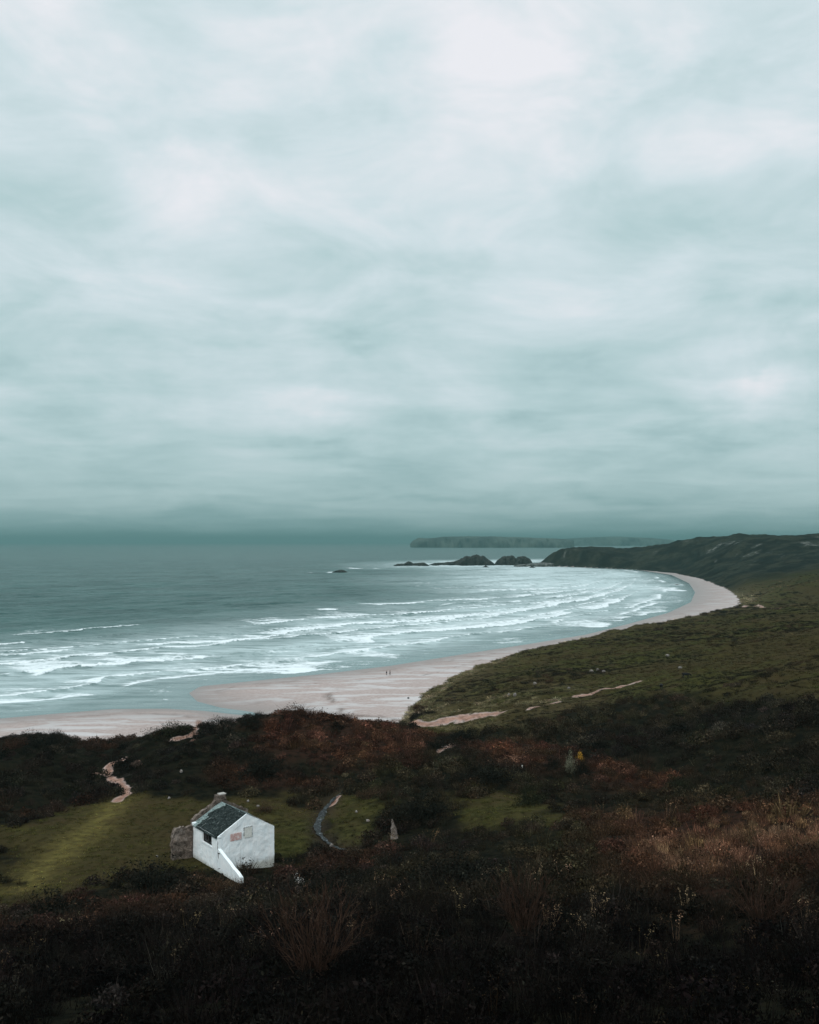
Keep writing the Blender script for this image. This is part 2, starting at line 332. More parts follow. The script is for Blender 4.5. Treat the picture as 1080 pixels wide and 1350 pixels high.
def masks(x, y, r, dw, dl):
    far = sstep(960, 1200, r + 90 * fbm(x / 60, y / 60, 91, 3))
    path = pathmask(x, y) * (r < 900)
    g = np.maximum(polymask(x, y, GRASS, 2.5, 4.5), polymask(x, y, [HILL], .02 * r, 4) * sstep(-14, 4, sdist(x, y, HILL) - 5 + 11 * fbm(x / 16, y / 16, 79, 4, .6)))
    g = np.where((r > 330), np.maximum(g, sstep(0, 20, dl)), g)
    rust = polymask(x, y, RUST, 4, 4); gold = polymask(x, y, GOLD, 1.5, 2)
    pale = np.exp(-np.abs(dl) / (4 + .012 * r)) * sstep(200, 260, r) * (1 - sstep(900, 1100, r))
    pale = np.maximum(pale, .8 * np.exp(-(np.hypot(x - 18, y - 245) / 26) ** 2) * sstep(-.2, .3, fbm(x / 6, y / 6, 95, 3)))
    return far, path, g, rust, gold, pale
FAR, PATH, GR, RU, GO, PALE = masks(GX, GY, RR, DW, DL)
SANDM = np.maximum(sstep(2.5, -1.5, DL), PATH)
WET = np.exp(-np.maximum(DW, 0) / (9 + .022 * RR)) * (DL < 2)
dsw, _, _ = seg_dist(GX, GY, SWATH, False); SW = np.exp(-(dsw / 2.3) ** 2)
gz1 = np.gradient(GZ, axis=1) / np.gradient(RR, axis=1)
ROCK = sstep(.44, .62, fbm(GX / 38, GY / 38, 61, 5, .6) * .9 + .22 * sstep(5, 40, GZ) + .12 * sstep(.35, .7, np.abs(gz1))) * FAR
WRK = np.zeros_like(GX); wn = fbm(GX / 2.5, GY / 2.5, 97, 3); wn2 = fbm(GX / 9, GY / 9, 98, 3)
for w_, q_ in ((1.1, [(441, 908), (433, 918), (440, 927), (450, 935), (447, 942)]), (1.6, [(452, 943), (475, 944), (500, 944), (515, 946), (524, 950)]), (.7, [(380, 905), (430, 900), (480, 897)]), (.6, [(560, 890), (600, 880), (640, 868)])):
    d_, _, _ = seg_dist(GX, GY, march(q_), False); WRK = np.maximum(WRK, np.exp(-((d_ + wn * 1.5) / w_) ** 2) * sstep(-.4, .2, wn2))
WRK = np.maximum(WRK, .55 * np.exp(-((DW - 9 - 5 * wn2) / 1.0) ** 2) * sstep(-.05, .3, wn2 + wn * .3)) * (RR < 700)
V = np.stack([GX, GY, GZ], -1).reshape(-1, 3)
at = {'sand': SANDM, 'grass': GR, 'rust': np.maximum(RU, GO), 'wet': WET, 'far': FAR, 'path': PATH, 'pale': PALE, 'swath': SW, 'rock': ROCK, 'wrack': WRK, 'bank': np.exp(-(DS / 1.5) ** 2)}
gu, gv = np.gradient(np.stack([GX, GY, GZ], -1), axis=0), np.gradient(np.stack([GX, GY, GZ], -1), axis=1)
NRM = np.cross(gv, gu).reshape(-1, 3); NRM /= np.linalg.norm(NRM, axis=1, keepdims=True) + 1e-12; NRM *= np.sign(NRM[:, 2:] + 1e-9)
cm = lambda a: .25 * (a[:-1, :-1] + a[1:, :-1] + a[1:, 1:] + a[:-1, 1:])
cpath = cm(PATH) > .5; cbeach = (cm(DL) < .4) & ~cpath; cfar = (cm(FAR) > .5) & ~cpath & ~cbeach
def piece(name, keep, label, cat):
    q = sub_grid(len(aa), len(rr_), keep); used, inv = np.unique(q, return_inverse=True)
    o = mesh_np(name, V[used], inv.reshape(q.shape), [m_land], True, {k: a.reshape(-1)[used] for k, a in at.items()})
    o.data.normals_split_custom_set_from_vertices(NRM[used].astype(np.float32).tolist())
    return tag(o, label, cat, None, 'structure')
piece('ground', ~cpath & ~cbeach & ~cfar, 'dark rolling duneland of heath and rough grass above the bay', 'ground')
piece('beach', cbeach, 'pale pinkish sand beach curving round the bay', 'beach')
piece('sandy_path', cpath, 'bare pink sand path worn through the dunes', 'path')
piece('hills', cfar, 'dark grassy headland and hills closing the far end of the bay', 'hills')

# ------------------------------------------------------------------ sea
m_sea, t, b = material('sea_water', .25, .5)
geo = t.n('ShaderNodeNewGeometry'); pos = geo.outputs['Position']
foam, shal, milk = t.attr('foam'), t.attr('shallow'), t.attr('milk')
w1 = t.noise(t.vm('ADD', t.scale(pos, (.09, .16, .1)), 0), 1., 5, .62, .3); w2 = t.noise(pos, .9, 4, .6); w3 = t.noise(pos, .012, 4, .55)
rot = t.n('ShaderNodeMapping'); t.set(rot.inputs[0], pos); rot.inputs['Rotation'].default_value = (0, 0, R(-45)); rot.inputs['Scale'].default_value = (.03, .12, .1)
lace = t.noise(rot.outputs[0], 1.6, 7, .65, .5); lace2 = t.noise(pos, .35, 6, .7, .6)
deep = t.mix(t.ss(w3, .35, .65), (.022, .066, .062, 1), (.044, .104, .098, 1))
c = t.mix(t.m('MULTIPLY', milk, t.ss(lace, .33, .60, .38, 1.)), deep, (.52, .62, .63, 1))
fv = t.m('ADD', foam, t.m('MULTIPLY', t.m('SUBTRACT', t.m('ADD', t.m('MULTIPLY', lace, .55), t.m('MULTIPLY', lace2, .45)), .5), 2.1))
fm = t.ss(fv, .33, .66)
fm = t.m('MULTIPLY', fm, t.ss(foam, .04, .14))
cap = t.noise(t.scale(pos, (.06, .12, .1)), 1.0, 6, .7, .2); capm = t.m('MULTIPLY', t.ss(cap, .735, .80), .7)
fm = t.m('MAXIMUM', fm, t.m('MULTIPLY', capm, t.ss(w3, .4, .6)))
c = t.mix(fm, c, (.74, .80, .82, 1))
t.set(b.inputs['Base Color'], c)
t.set(b.inputs['Roughness'], t.m('ADD', t.m('ADD', .28, t.m('MULTIPLY', fm, .5)), t.m('MULTIPLY', shal, -.16)))
t.set(b.inputs['Specular IOR Level'], t.m('MULTIPLY', t.m('SUBTRACT', 1., t.m('MULTIPLY', fm, .8)), t.m('ADD', .05, t.m('MULTIPLY', shal, .33))))
b.inputs['IOR'].default_value = 1.33
bn = t.n('ShaderNodeBump'); bn.inputs['Distance'].default_value = 1.0
t.set(bn.inputs['Strength'], t.m('ADD', .12, t.m('MULTIPLY', t.m('SUBTRACT', 1., shal), .88)))
t.set(bn.inputs['Height'], t.m('ADD', t.m('MULTIPLY', w1, 1.6), t.m('MULTIPLY', w2, .22))); t.t.links.new(bn.outputs[0], b.inputs['Normal'])

sa = np.concatenate([np.linspace(-110, -31, 50, endpoint=False), np.linspace(-31, 31, 620), np.linspace(31, 80, 40)[1:]]) * math.pi / 180
sr = np.concatenate([np.geomspace(150, 1200, 620, endpoint=False), np.geomspace(1200, 3500, 170, endpoint=False), np.geomspace(3500, 45000, 60)])
SA, SR = np.meshgrid(sa, sr, indexing='ij'); QX, QY = SR * np.sin(SA), SR * np.cos(SA)
dw, arc, ins = seg_dist(QX, QY, WL, False)
lt = (QX - 0) * 0
sdw = np.where(seg_dist(QX, QY, SEA)[2], dw, -dw)
# breakers: crests march in parallel lines and bend to the shore near the sand
dn = np.array([-.72, .70]); ph = QX * dn[0] + QY * dn[1] - 273; tr = QX * dn[1] - QY * dn[0]
k_ = sstep(30, 140, sdw); phi = sdw * (1 - k_) + ph * k_
foamv = np.zeros_like(QX); hgt = np.zeros_like(QX)
S = arc - seg_dist(np.array([-117.]), np.array([270.]), WL, False)[1][0]
wide = 1.15 + .25 * sstep(250, 700, QY) + .75 * sstep(850, 1350, QY)
zone = np.interp(sdw / wide, [0, 8, 24, 60, 110, 150, 190, 240], [-.4, .0, .22, .30, .18, -.10, -.5, -1.2])
for sp, sd_, wgt, wa_ in ((38., 200, .72, 20), (66., 240, 1., 34)):
    qq = phi + wa_ * fbm(ph / 110, tr / 95, sd_, 3) + 5 * fbm(ph / 26, tr / 22, sd_ + 1, 3) + 1.6 * fbm(ph / 7, tr / 7, sd_ + 2, 2)
    cell = np.floor(qq / sp); loc = qq - cell * sp
    on = sstep(-.10, .22, fbm(tr / 85, cell * 7.31, sd_ + 3, 4, .6) + zone)
    foamv = np.maximum(foamv, (1 - .45 * sstep(800, 1300, QY)) * wgt * on * (.36 * np.exp(-loc / 3.) + .66 * np.exp(-(loc / (sp * (.40 + 1.0 * vn(tr / 60, cell * 3.7, sd_ + 4)))) ** 1.5)))
    hgt += on * .8 * (np.exp(-(loc / 4.5) ** 2) + np.exp(-((sp - loc) / 1.2) ** 2)) * sstep(10, 45, sdw)
for k, (off, L) in enumerate([(27, 9)]):
    line = off + 5 * fbm(S / 45, S * 0, 220 + k, 4) + 1.4 * fbm(S / 9, S * 0, 230 + k, 3); q = sdw - line
    on = sstep(-.15, .25, fbm(S / 60, S * 0 + k * 3.1, 260 + k, 3, .6) + .05)
    foamv = np.maximum(foamv, on * .75 * np.where(q < 0, np.exp(-(q / .8) ** 2), np.exp(-q / L)))
milkv = np.interp(sdw / wide, [0, 14, 30, 90, 130, 170, 220], [.2, .5, .9, .9, .6, .2, 0]) * (.75 + .5 * fbm(ph / 40, tr / 80, 290, 3))
milkv = np.clip(milkv * (1 + .7 * sstep(650, 1200, QY) * sstep(15, 60, sdw)), 0, 1.3)
# foam about the rocks off the headland
for u, v, su in [(475, 749.5, 45), (543, 743, 28), (605, 744, 45), (665, 743, 30), (700, 739, 20), (430, 754.5, 60)]:
    c0 = at_z((u, v), 0)[0]; k = c0[1] / F
    foamv = np.maximum(foamv, .85 * np.exp(-((QX - c0[0]) / (su * k * .7)) ** 2 - ((QY - c0[1]) / 28) ** 2) * sstep(-.25, .25, fbm(QX / 30, QY / 12, 301, 3)))
off_ = sstep(40, 300, sdw)
swell = .75 * np.sin(ph / 7.0 + 2.2 * fbm(ph / 70, tr / 90, 310, 3)) * (.4 + .6 * vn(ph / 60, tr / 50, 311)) + .9 * fbm(ph / 9, tr / 26, 312, 4, .6)
fade = 1 - sstep(2200, 3500, SR)
QZ = .02 + (hgt + swell * (.12 + .88 * off_) * sstep(2, 30, sdw)) * fade
QZ = np.where(sdw < 0, .02, QZ)
keep = (cm(sdw) > -60)
q = sub_grid(len(sa), len(sr), keep); used, inv = np.unique(q, return_inverse=True)
SVv = np.stack([QX, QY, QZ], -1).reshape(-1, 3)
sea = mesh_np('sea', SVv[used], inv.reshape(q.shape), [m_sea], True, {k: a.reshape(-1)[used] for k, a in {'foam': foamv, 'shallow': sstep(26, 2, sdw), 'milk': milkv}.items()})
tag(sea, 'choppy grey green sea with white surf rolling in', 'sea', None, 'structure')

# ------------------------------------------------------------------ vegetation sources (never linked: read as geometry by the scattering nodes)
def leafmat(name, attrtype, color=None, trans=.15):
    m, t, b = material(name, .9, .04)
    base = t.attr('tint', attrtype, 'Color') if color is None else color
    vr = t.attr('vary')
    c = t.mix(1., base, t.ramp(vr, [(0, .35), (.5, .8), (.8, 1.4), (.93, 2.1), (1, 3.6)]), 'MULTIPLY')
    t.set(b.inputs['Base Color'], c)
    tr = t.n('ShaderNodeBsdfTranslucent'); t.set(tr.inputs[0], c); ms = t.n('ShaderNodeMixShader'); ms.inputs[0].default_value = trans
    o = [n for n in t.t.nodes if n.type == 'OUTPUT_MATERIAL'][0]
    t.t.links.new(b.outputs[0], ms.inputs[1]); t.t.links.new(tr.outputs[0], ms.inputs[2]); t.t.links.new(ms.outputs[0], o.inputs[0])
    return m
m_leaf = leafmat('foliage', 'INSTANCER')
def unit(v): return v / (np.linalg.norm(v, axis=1, keepdims=True) + 1e-9)
def leaves(c, n, s, rng, asp=.55):
    up = unit(rng.normal(size=c.shape)); a = unit(np.cross(n, up)); bb = np.cross(n, a); s = s[:, None]
    v = np.stack([c - a * s, c - bb * s * asp, c + a * s, c + bb * s * asp], 1).reshape(-1, 3)
    return v, np.arange(len(v)).reshape(-1, 4)
def blades(base, tip, w, rng, bend=.25):
    mid = (base + tip) / 2; mid[:, 2] += bend * np.linalg.norm(tip - base, axis=1) * .5
    side = unit(np.stack([rng.normal(size=len(base)), rng.normal(size=len(base)), 0 * base[:, 0]], 1)) * w[:, None]
    v = np.stack([base - side, base + side, mid - side * .8, mid + side * .8, tip], 1).reshape(-1, 3); i = np.arange(len(base))[:, None] * 5
    return v, np.concatenate([i + [0, 1, 3, 2], i + [2, 3, 4, 4]], 0)
def join(parts):
    vs, fs, va, o = [], [], [], 0
    for v, f, y in parts: vs.append(v); fs.append(f + o); va.append(y); o += len(v)
    return np.concatenate(vs), np.concatenate(fs), np.concatenate(va)
def mesh_mixed(name, v, f, vary, mat, link=False):
    me = bpy.data.meshes.new(name); fl = [tuple(dict.fromkeys(q)) for q in f.tolist()]
    me.from_pydata(v.tolist(), [], fl); me.materials.append(mat)
    a = me.attributes.new('vary', 'FLOAT', 'POINT'); a.data.foreach_set('value', np.ascontiguousarray(vary, np.float32))
    o = bpy.data.objects.new(name, me)
    if link: COL.objects.link(o)
    return o
def dome(rng, n=420, ls=.085, flat=.8, lump=.35):
    dr = unit(rng.normal(size=(n, 3))); dr[:, 2] = np.abs(dr[:, 2]) * 1.1 - .12
    ph = rng.uniform(0, 6.3, 4); lum = 1 + lump * (.5 * np.sin(dr[:, 0] * 5 + ph[0]) * np.sin(dr[:, 1] * 5 + ph[1]) + .5 * np.sin(dr[:, 2] * 7 + ph[2] + dr[:, 0] * 3))
    rad = (rng.uniform(.35, 1, n) ** .5) * lum
    c = dr * rad[:, None] * [1, 1, flat]
    nrm = unit(dr + rng.normal(size=(n, 3)) * .7)
    v, f = leaves(c, nrm, rng.uniform(.6, 1.5, n) * ls, rng)
    vary = np.repeat(np.clip(rng.normal(.5, .22, n) , 0, 1), 4)
    return v, f, vary
def twigs(rng, n, h, spread, w, bend=.1, r0=.3):
    a = rng.uniform(0, 6.3, n); q = rng.uniform(0, 1, n) ** .5
    base = np.stack([np.cos(a) * q * r0, np.sin(a) * q * r0, 0 * a - .1], 1)
    hh = h * rng.uniform(.55, 1.1, n)
    tip = base + np.stack([np.cos(a) * q * spread, np.sin(a) * q * spread, hh], 1) + rng.normal(size=(n, 3)) * .08
    v, f = blades(base, tip, w * rng.uniform(.7, 1.3, n), rng, bend)
    return v, f, np.repeat(np.clip(rng.normal(.5, .25, n), 0, 1), 5)
def src(parts): return mesh_mixed('tuft', *join(parts), m_leaf)
rg = np.random.default_rng(3)
S_BUSH = [src([dome(rg, 460, .085), twigs(rg, 26, 1.05, .75, .012)]) for _ in range(4)]
S_TWIG = [src([twigs(rg, 80, 1.1, .7, .011, .05, .45), dome(rg, 160, .045, .9)]) for _ in range(3)]
S_STEM = [src([twigs(rg, 90, .9, .45, .016, .1, .6), dome(rg, 120, .07, .75)]) for _ in range(3)]
S_GRASS = [src([twigs(rg, 60, .42, .55, .02, .35, .5)]) for _ in range(3)]
def seedheads(rng):
    p = twigs(rng, 7, 1.2, .35, .008, .03, .25); tips = p[0].reshape(-1, 5, 3)[:, 4]
    c = np.repeat(tips, 7, 0) + rng.normal(size=(len(tips) * 7, 3)) * [.05, .05, .07]
    v, f = leaves(c, unit(rng.normal(size=c.shape)), rng.uniform(.02, .045, len(c)), rng)
    return [p, (v, f, np.repeat(rng.uniform(.3, 1, len(c)), 4))]
S_SEED = [src(seedheads(rg)) for _ in range(3)]

def scatter(name, label, sources, pts, scl, tint, tilt=.12):
    n = len(pts); me = bpy.data.meshes.new(name); me.vertices.add(n); me.vertices.foreach_set('co', np.ascontiguousarray(pts, np.float32).ravel())
    def A_(nm, typ, val, key):
        a = me.attributes.new(nm, typ, 'POINT'); a.data.foreach_set(key, np.ascontiguousarray(val, np.float32 if typ != 'INT' else np.int32).ravel())
    rot_ = np.stack([RNG.normal(0, tilt, n), RNG.normal(0, tilt, n), RNG.uniform(0, 6.28, n)], 1)
    A_('rot', 'FLOAT_VECTOR', rot_, 'vector'); A_('scl', 'FLOAT_VECTOR', scl, 'vector'); A_('pick', 'INT', RNG.integers(0, len(sources), n), 'value')
    A_('tint', 'FLOAT_COLOR', np.concatenate([tint, np.ones((n, 1))], 1), 'color')
    me.materials.append(m_leaf)
    o = bpy.data.objects.new(name, me); COL.objects.link(o)
    ng = bpy.data.node_groups.new(name, 'GeometryNodeTree')
    ng.interface.new_socket('Geometry', in_out='INPUT', socket_type='NodeSocketGeometry'); ng.interface.new_socket('Geometry', in_out='OUTPUT', socket_type='NodeSocketGeometry')
    N = ng.nodes; Lk = ng.links.new; gi, go, ii = N.new('NodeGroupInput'), N.new('NodeGroupOutput'), N.new('GeometryNodeInstanceOnPoints')
    gt = N.new('GeometryNodeGeometryToInstance')
    for s_ in sources[::-1]:
        oi = N.new('GeometryNodeObjectInfo'); oi.inputs['Object'].default_value = s_; Lk(oi.outputs['Geometry'], gt.inputs[0])
    def na_(nm, typ):
        q_ = N.new('GeometryNodeInputNamedAttribute'); q_.data_type = typ; q_.inputs[0].default_value = nm; return q_.outputs[0]
    Lk(gi.outputs[0], ii.inputs['Points']); Lk(gt.outputs[0], ii.inputs['Instance']); ii.inputs['Pick Instance'].default_value = True
    Lk(na_('pick', 'INT'), ii.inputs['Instance Index']); Lk(na_('rot', 'FLOAT_VECTOR'), ii.inputs['Rotation']); Lk(na_('scl', 'FLOAT_VECTOR'), ii.inputs['Scale'])
    Lk(ii.outputs[0], go.inputs[0]); md = o.modifiers.new('scatter', 'NODES'); md.node_group = ng
    return tag(o, label, None, None, 'stuff')
def sector(rings, half=31):
    xs, ys = [], []
    for r0, r1, dens in rings:
        n = int(dens * math.radians(2 * half) / 2 * (r1 * r1 - r0 * r0)); r = np.sqrt(RNG.uniform(r0 * r0, r1 * r1, n)); a = np.radians(RNG.uniform(-half, half, n))
        xs.append(r * np.sin(a)); ys.append(r * np.cos(a))
    return np.concatenate(xs), np.concatenate(ys)
HA = math.atan2(.6, .8)                                     # bearing of the hut's gable wall
HW, HL = 7.0, 7.0
def hut_local(x, y):
    dx, dy = x - HUT[0], y - HUT[1]; return dx * math.cos(HA) + dy * math.sin(HA), -dx * math.sin(HA) + dy * math.cos(HA)
def clear_of(x, y, pad=.5):
    lx, ly = hut_local(x, y)
    inh = (lx > -pad) & (lx < HW + pad) & (ly > -pad) & (ly < HL + pad); fin = (lx > -pad) & (lx < .55 + pad) & (ly > -6.1 - pad) & (ly <= 0); stub = (lx > -3.2 - pad) & (lx < 0) & (ly > HL - .6 - pad) & (ly < HL + pad)
    return ~(inh | fin | stub)
def prep(rings):
    x, y = sector(rings); r = np.hypot(x, y); z, dw_, dl_, w_, ds_ = land(x, y, True); M = masks(x, y, r, dw_, dl_)
    return x, y, z, r, dw_, dl_, ds_, M
def jitter(base, n, s=.25): return np.asarray(base) * np.exp(RNG.normal(0, s, (n, 1))) * np.exp(RNG.normal(0, .07, (n, 3)))
def lerp(a, b, k): return a * (1 - k[:, None]) + b * k[:, None]
GAPS = 0.0
# scrub
x, y, z, r, dw_, dl_, ds_, (far, path, g, ru, go, pale) = prep([(10, 45, .9), (45, 80, 1.1), (80, 140, .75), (140, 330, .42)])
cl = fbm(x / 7, y / 7, 400, 3); big = fbm(x / 26, y / 26, 401, 3)
ok = (g < .35 + .2 * cl) & (path < .22) & (dl_ > 2.5) & (ds_ > 1.6) & (far < .3) & clear_of(x, y, 1.3) & (RNG.uniform(size=len(x)) < .62 + .5 * cl)
def cut(k, *a): return [q_[k] for q_ in a]
X_, Y_, Z_, R_, ru_, go_, cl_, bg_, pa_ = cut(ok, x, y, z, r, ru, go, cl, big, pale); n = len(X_)
tint = jitter((.0125, .0105, .0078), n, .45)
tint = lerp(tint, jitter((.026, .021, .012), n, .4), sstep(-.02, .4, bg_))
tint = lerp(tint, jitter((.050, .024, .015), n, .4), np.clip(ru_ + .5 * sstep(.1, .5, -bg_) * (R_ > 60), 0, 1) * sstep(-.6, .1, cl_))
tint = lerp(tint, jitter((.115, .064, .038), n, .4), go_)
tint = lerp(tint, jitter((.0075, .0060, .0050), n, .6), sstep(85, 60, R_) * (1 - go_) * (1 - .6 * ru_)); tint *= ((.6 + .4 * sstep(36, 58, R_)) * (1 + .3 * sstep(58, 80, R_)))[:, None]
s_ = .85 * np.exp(RNG.normal(0, .28, n)) * (1 + .35 * cl_) * np.where(R_ > 140, 1.25, 1.) * np.where(R_ < 90, 1.35, 1.) * (1 - .2 * go_)
s_ = np.minimum(s_, np.where(R_ < 90, 1.55, 2.2))
hz = s_ * RNG.uniform(.6, 1.25, n) * (1 + .3 * bg_) * (1 + .5 * go_); hz = np.minimum(hz, np.where(R_ < 90, 1.5, 2.2))
isb = RNG.uniform(size=n) < np.where(R_ < 80, .35, .6)
P3 = np.stack([X_, Y_, Z_ - .05], 1); S3 = np.stack([s_, s_, hz], 1)
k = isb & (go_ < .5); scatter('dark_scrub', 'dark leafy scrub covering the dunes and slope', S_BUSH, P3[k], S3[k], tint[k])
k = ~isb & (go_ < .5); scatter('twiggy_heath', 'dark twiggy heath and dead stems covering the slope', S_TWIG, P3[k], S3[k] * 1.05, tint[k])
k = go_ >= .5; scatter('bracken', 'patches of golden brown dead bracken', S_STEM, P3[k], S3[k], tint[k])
print('SCRUB', n)
# grass
x, y, z, r, dw_, dl_, ds_, (far, path, g, ru, go, pale) = prep([(60, 170, 1.6), (170, 330, .5), (330, 560, .14), (560, 1000, .035)])
ok = (g > .3) & (path < .25) & (dl_ > 1.0) & (ds_ > .55) & (far < .5) & clear_of(x, y, .15)
X_, Y_, Z_, R_, pa_ = cut(ok, x, y, z, r, pale); n = len(X_)
dsw, _, _ = seg_dist(X_, Y_, SWATH, False); sw = np.exp(-(dsw / 2.3) ** 2); mo = fbm(X_ / 9, Y_ / 9, 420, 4); mo2 = fbm(X_ / 35, Y_ / 35, 421, 3)
tint = jitter((.042, .041, .012), n, .28); tint = lerp(tint, jitter((.024, .019, .010), n, .3), sstep(.0, .45, mo)); tint = lerp(tint, jitter((.115, .094, .029), n, .25), np.clip(sw + sstep(.2, .6, -mo) * .5, 0, 1))
tint = lerp(tint, jitter((.048, .036, .017), n, .3), sstep(180, 215, R_) * .75); tint = lerp(tint, jitter((.015, .013, .008), n, .3), sstep(-.05, .25, mo2) * (R_ > 190))
tint = lerp(tint, jitter((.085, .066, .034), n, .4), sstep(480, 600, R_) * sstep(-.1, .3, fbm(X_ / 28, Y_ / 28, 424, 3))); tint = lerp(tint, jitter((.20, .165, .09), n, .25), np.clip(pa_ * .9, 0, 1) * (R_ > 190))
s_ = np.where(R_ < 170, .55, np.where(R_ < 330, 1.0, np.where(R_ < 560, 1.6, 2.4))) * RNG.uniform(.7, 1.3, n); h_ = s_ * np.where(sw > .4, .3, .62)
scatter('rough_grass', 'rough green grass of the pasture and the hill', S_GRASS, np.stack([X_, Y_, Z_ - .03], 1), np.stack([s_, s_, h_], 1), tint)
# low dark scrub patches over the hill
x, y, z, r, dw_, dl_, ds_, (far, path, g, ru, go, pale) = prep([(190, 420, .13), (420, 900, .028)])
cl = fbm(x / 38, y / 48, 450, 5, .6); ok = (g > .4) & (cl > .16) & (dl_ > 9) & (path < .1) & (RNG.uniform(size=len(x)) < sstep(.16, .36, cl))
X_, Y_, Z_, R_ = cut(ok, x, y, z, r); n = len(X_); s_ = RNG.uniform(.7, 1.4, n) * np.where(R_ > 420, 2., 1.2)
scatter('low_heather', 'low dark heather patches over the right hill', S_STEM + S_BUSH[:2], np.stack([X_, Y_, Z_ - .1], 1), np.stack([s_, s_, s_ * .45], 1), lerp(jitter((.022, .018, .011), n, .35), jitter((.036, .024, .014), n, .35), (RNG.uniform(size=n) < .4) * 1.))
# marram along the dune edge, hut foot and path edges
x, y, z, r, dw_, dl_, ds_, (far, path, g, ru, go, pale) = prep([(150, 420, .8), (420, 900, .10)])
ok = (pale > .35) & (dl_ > .3) & (path < .3) & (RNG.uniform(size=len(x)) < pale)
X_, Y_, Z_, R_ = cut(ok, x, y, z, r); n = len(X_); s_ = RNG.uniform(.8, 1.5, n) * np.where(R_ > 420, 2., 1.)
tint = lerp(jitter((.25, .205, .125), n, .3), jitter((.075, .068, .03), n, .3), sstep(-.1, .4, fbm(X_ / 6, Y_ / 6, 430, 3)))
scatter('marram_grass', 'pale marram grass tufts along the edge of the dunes', S_GRASS, np.stack([X_, Y_, Z_ - .03], 1), np.stack([s_, s_, s_], 1), tint)
# dead stalks in the foreground
x, y, z, r, dw_, dl_, ds_, (far, path, g, ru, go, pale) = prep([(25, 110, .2)])
cl = fbm(x / 6, y / 6, 440, 3); ok = (cl > .0) & (g < .3) & clear_of(x, y, 1.5)
X_, Y_, Z_, R_, go_ = cut(ok, x, y, z, r, go); n = len(X_); s_ = RNG.uniform(.8, 1.5, n)
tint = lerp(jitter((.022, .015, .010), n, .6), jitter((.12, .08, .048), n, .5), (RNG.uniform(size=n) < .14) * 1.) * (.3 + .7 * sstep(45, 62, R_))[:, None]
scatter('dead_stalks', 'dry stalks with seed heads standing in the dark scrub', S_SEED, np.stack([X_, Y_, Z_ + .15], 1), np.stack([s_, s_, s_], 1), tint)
#__OBJECTS__
# ------------------------------------------------------------------ whitewashed hut
def stone_mat(name, c0, c1, sc=2.6, mortar=(.16, .13, .11, 1)):
    m, t, b = material(name, .95, .1)
    co = t.n('ShaderNodeTexCoord').outputs['Object']
    vo = t.n('ShaderNodeTexVoronoi', feature='F1'); t.set(vo.inputs['Vector'], t.vm('ADD', co, t.vm('SCALE', t.noise(co, 3, 3, .5, 0, 1)))); vo.inputs['Scale'].default_value = sc
    ve = t.n('ShaderNodeTexVoronoi', feature='DISTANCE_TO_EDGE'); t.set(ve.inputs['Vector'], co); ve.inputs['Scale'].default_value = sc
    nz = t.noise(co, 7, 5, .65); nl = t.noise(co, .9, 3)
    sp = t.n('ShaderNodeSeparateColor'); t.set(sp.inputs[0], vo.outputs['Color'])
    c = t.mix(sp.outputs[0], c0, c1); c = t.mix(t.m('MULTIPLY', t.ss(nz, .45, .7), .6), c, (.03, .027, .02, 1))
    c = t.mix(t.m('MULTIPLY', t.ss(nl, .52, .7), .7), c, (.30, .26, .23, 1))
    c = t.mix(t.ss(ve.outputs[0], .06, .0), c, mortar)
    t.set(b.inputs['Base Color'], c); bump(t, b, t.m('ADD', t.m('MULTIPLY', t.ss(ve.outputs[0], 0, .12), .6), nz), .8, .06); return m
m_white, t, b = material('whitewash', .9, .15)
co = t.n('ShaderNodeTexCoord').outputs['Object']; sz = t.n('ShaderNodeSeparateXYZ'); t.set(sz.inputs[0], co)
q1 = t.noise(co, 1.3, 5, .6); q2 = t.noise(co, 9, 4, .6); q3 = t.noise(t.scale(co, (6, 6, .5)), 1, 4, .6)
c = t.mix(t.ss(q1, .35, .65), (.80, .875, .90, 1), (.86, .90, .91, 1)); c = t.mix(t.m('MULTIPLY', t.ss(q3, .52, .70), .42), c, (.52, .58, .58, 1))
low = t.ss(t.m('ADD', sz.outputs[2], t.m('MULTIPLY', t.m('SUBTRACT', q3, .5), 1.6)), .55, -.1)
c = t.mix(t.m('MULTIPLY', low, .7), c, (.26, .255, .20, 1))
c = t.mix(t.m('MULTIPLY', t.ss(q2, .66, .74), .5), c, (.38, .40, .38, 1))
t.set(b.inputs['Base Color'], c); bump(t, b, t.m('ADD', t.m('MULTIPLY', q1, 2.), q2), .6, .05)
m_stone = stone_mat('rubble_stone', (.06, .048, .04, 1), (.17, .135, .115, 1))
m_slate, t, b = material('slate', .85, .06)
co = t.n('ShaderNodeTexCoord').outputs['Object']; sz = t.n('ShaderNodeSeparateXYZ'); t.set(sz.inputs[0], co)
cc = t.n('ShaderNodeCombineXYZ'); t.set(cc.inputs[0], sz.outputs[1]); t.set(cc.inputs[1], t.m('MULTIPLY', sz.outputs[0], 1.18))
br = t.n('ShaderNodeTexBrick'); t.set(br.inputs['Vector'], cc.outputs[0]); br.inputs['Scale'].default_value = 1; br.inputs['Brick Width'].default_value = .3; br.inputs['Row Height'].default_value = .24; br.inputs['Mortar Size'].default_value = .012
br.inputs['Color1'].default_value = (.006, .010, .010, 1); br.inputs['Color2'].default_value = (.030, .042, .041, 1); br.inputs['Mortar'].default_value = (.004, .005, .005, 1); br.inputs['Bias'].default_value = -.1
p1 = t.noise(co, 1.1, 5, .6); p2 = t.noise(co, 6, 4, .65); p3 = t.noise(t.scale(co, (.8, 3.5, 1)), 1.6, 4, .6)
c = t.mix(t.m('MULTIPLY', t.ss(p2, .5, .68), .45), br.outputs[0], (.10, .125, .12, 1))
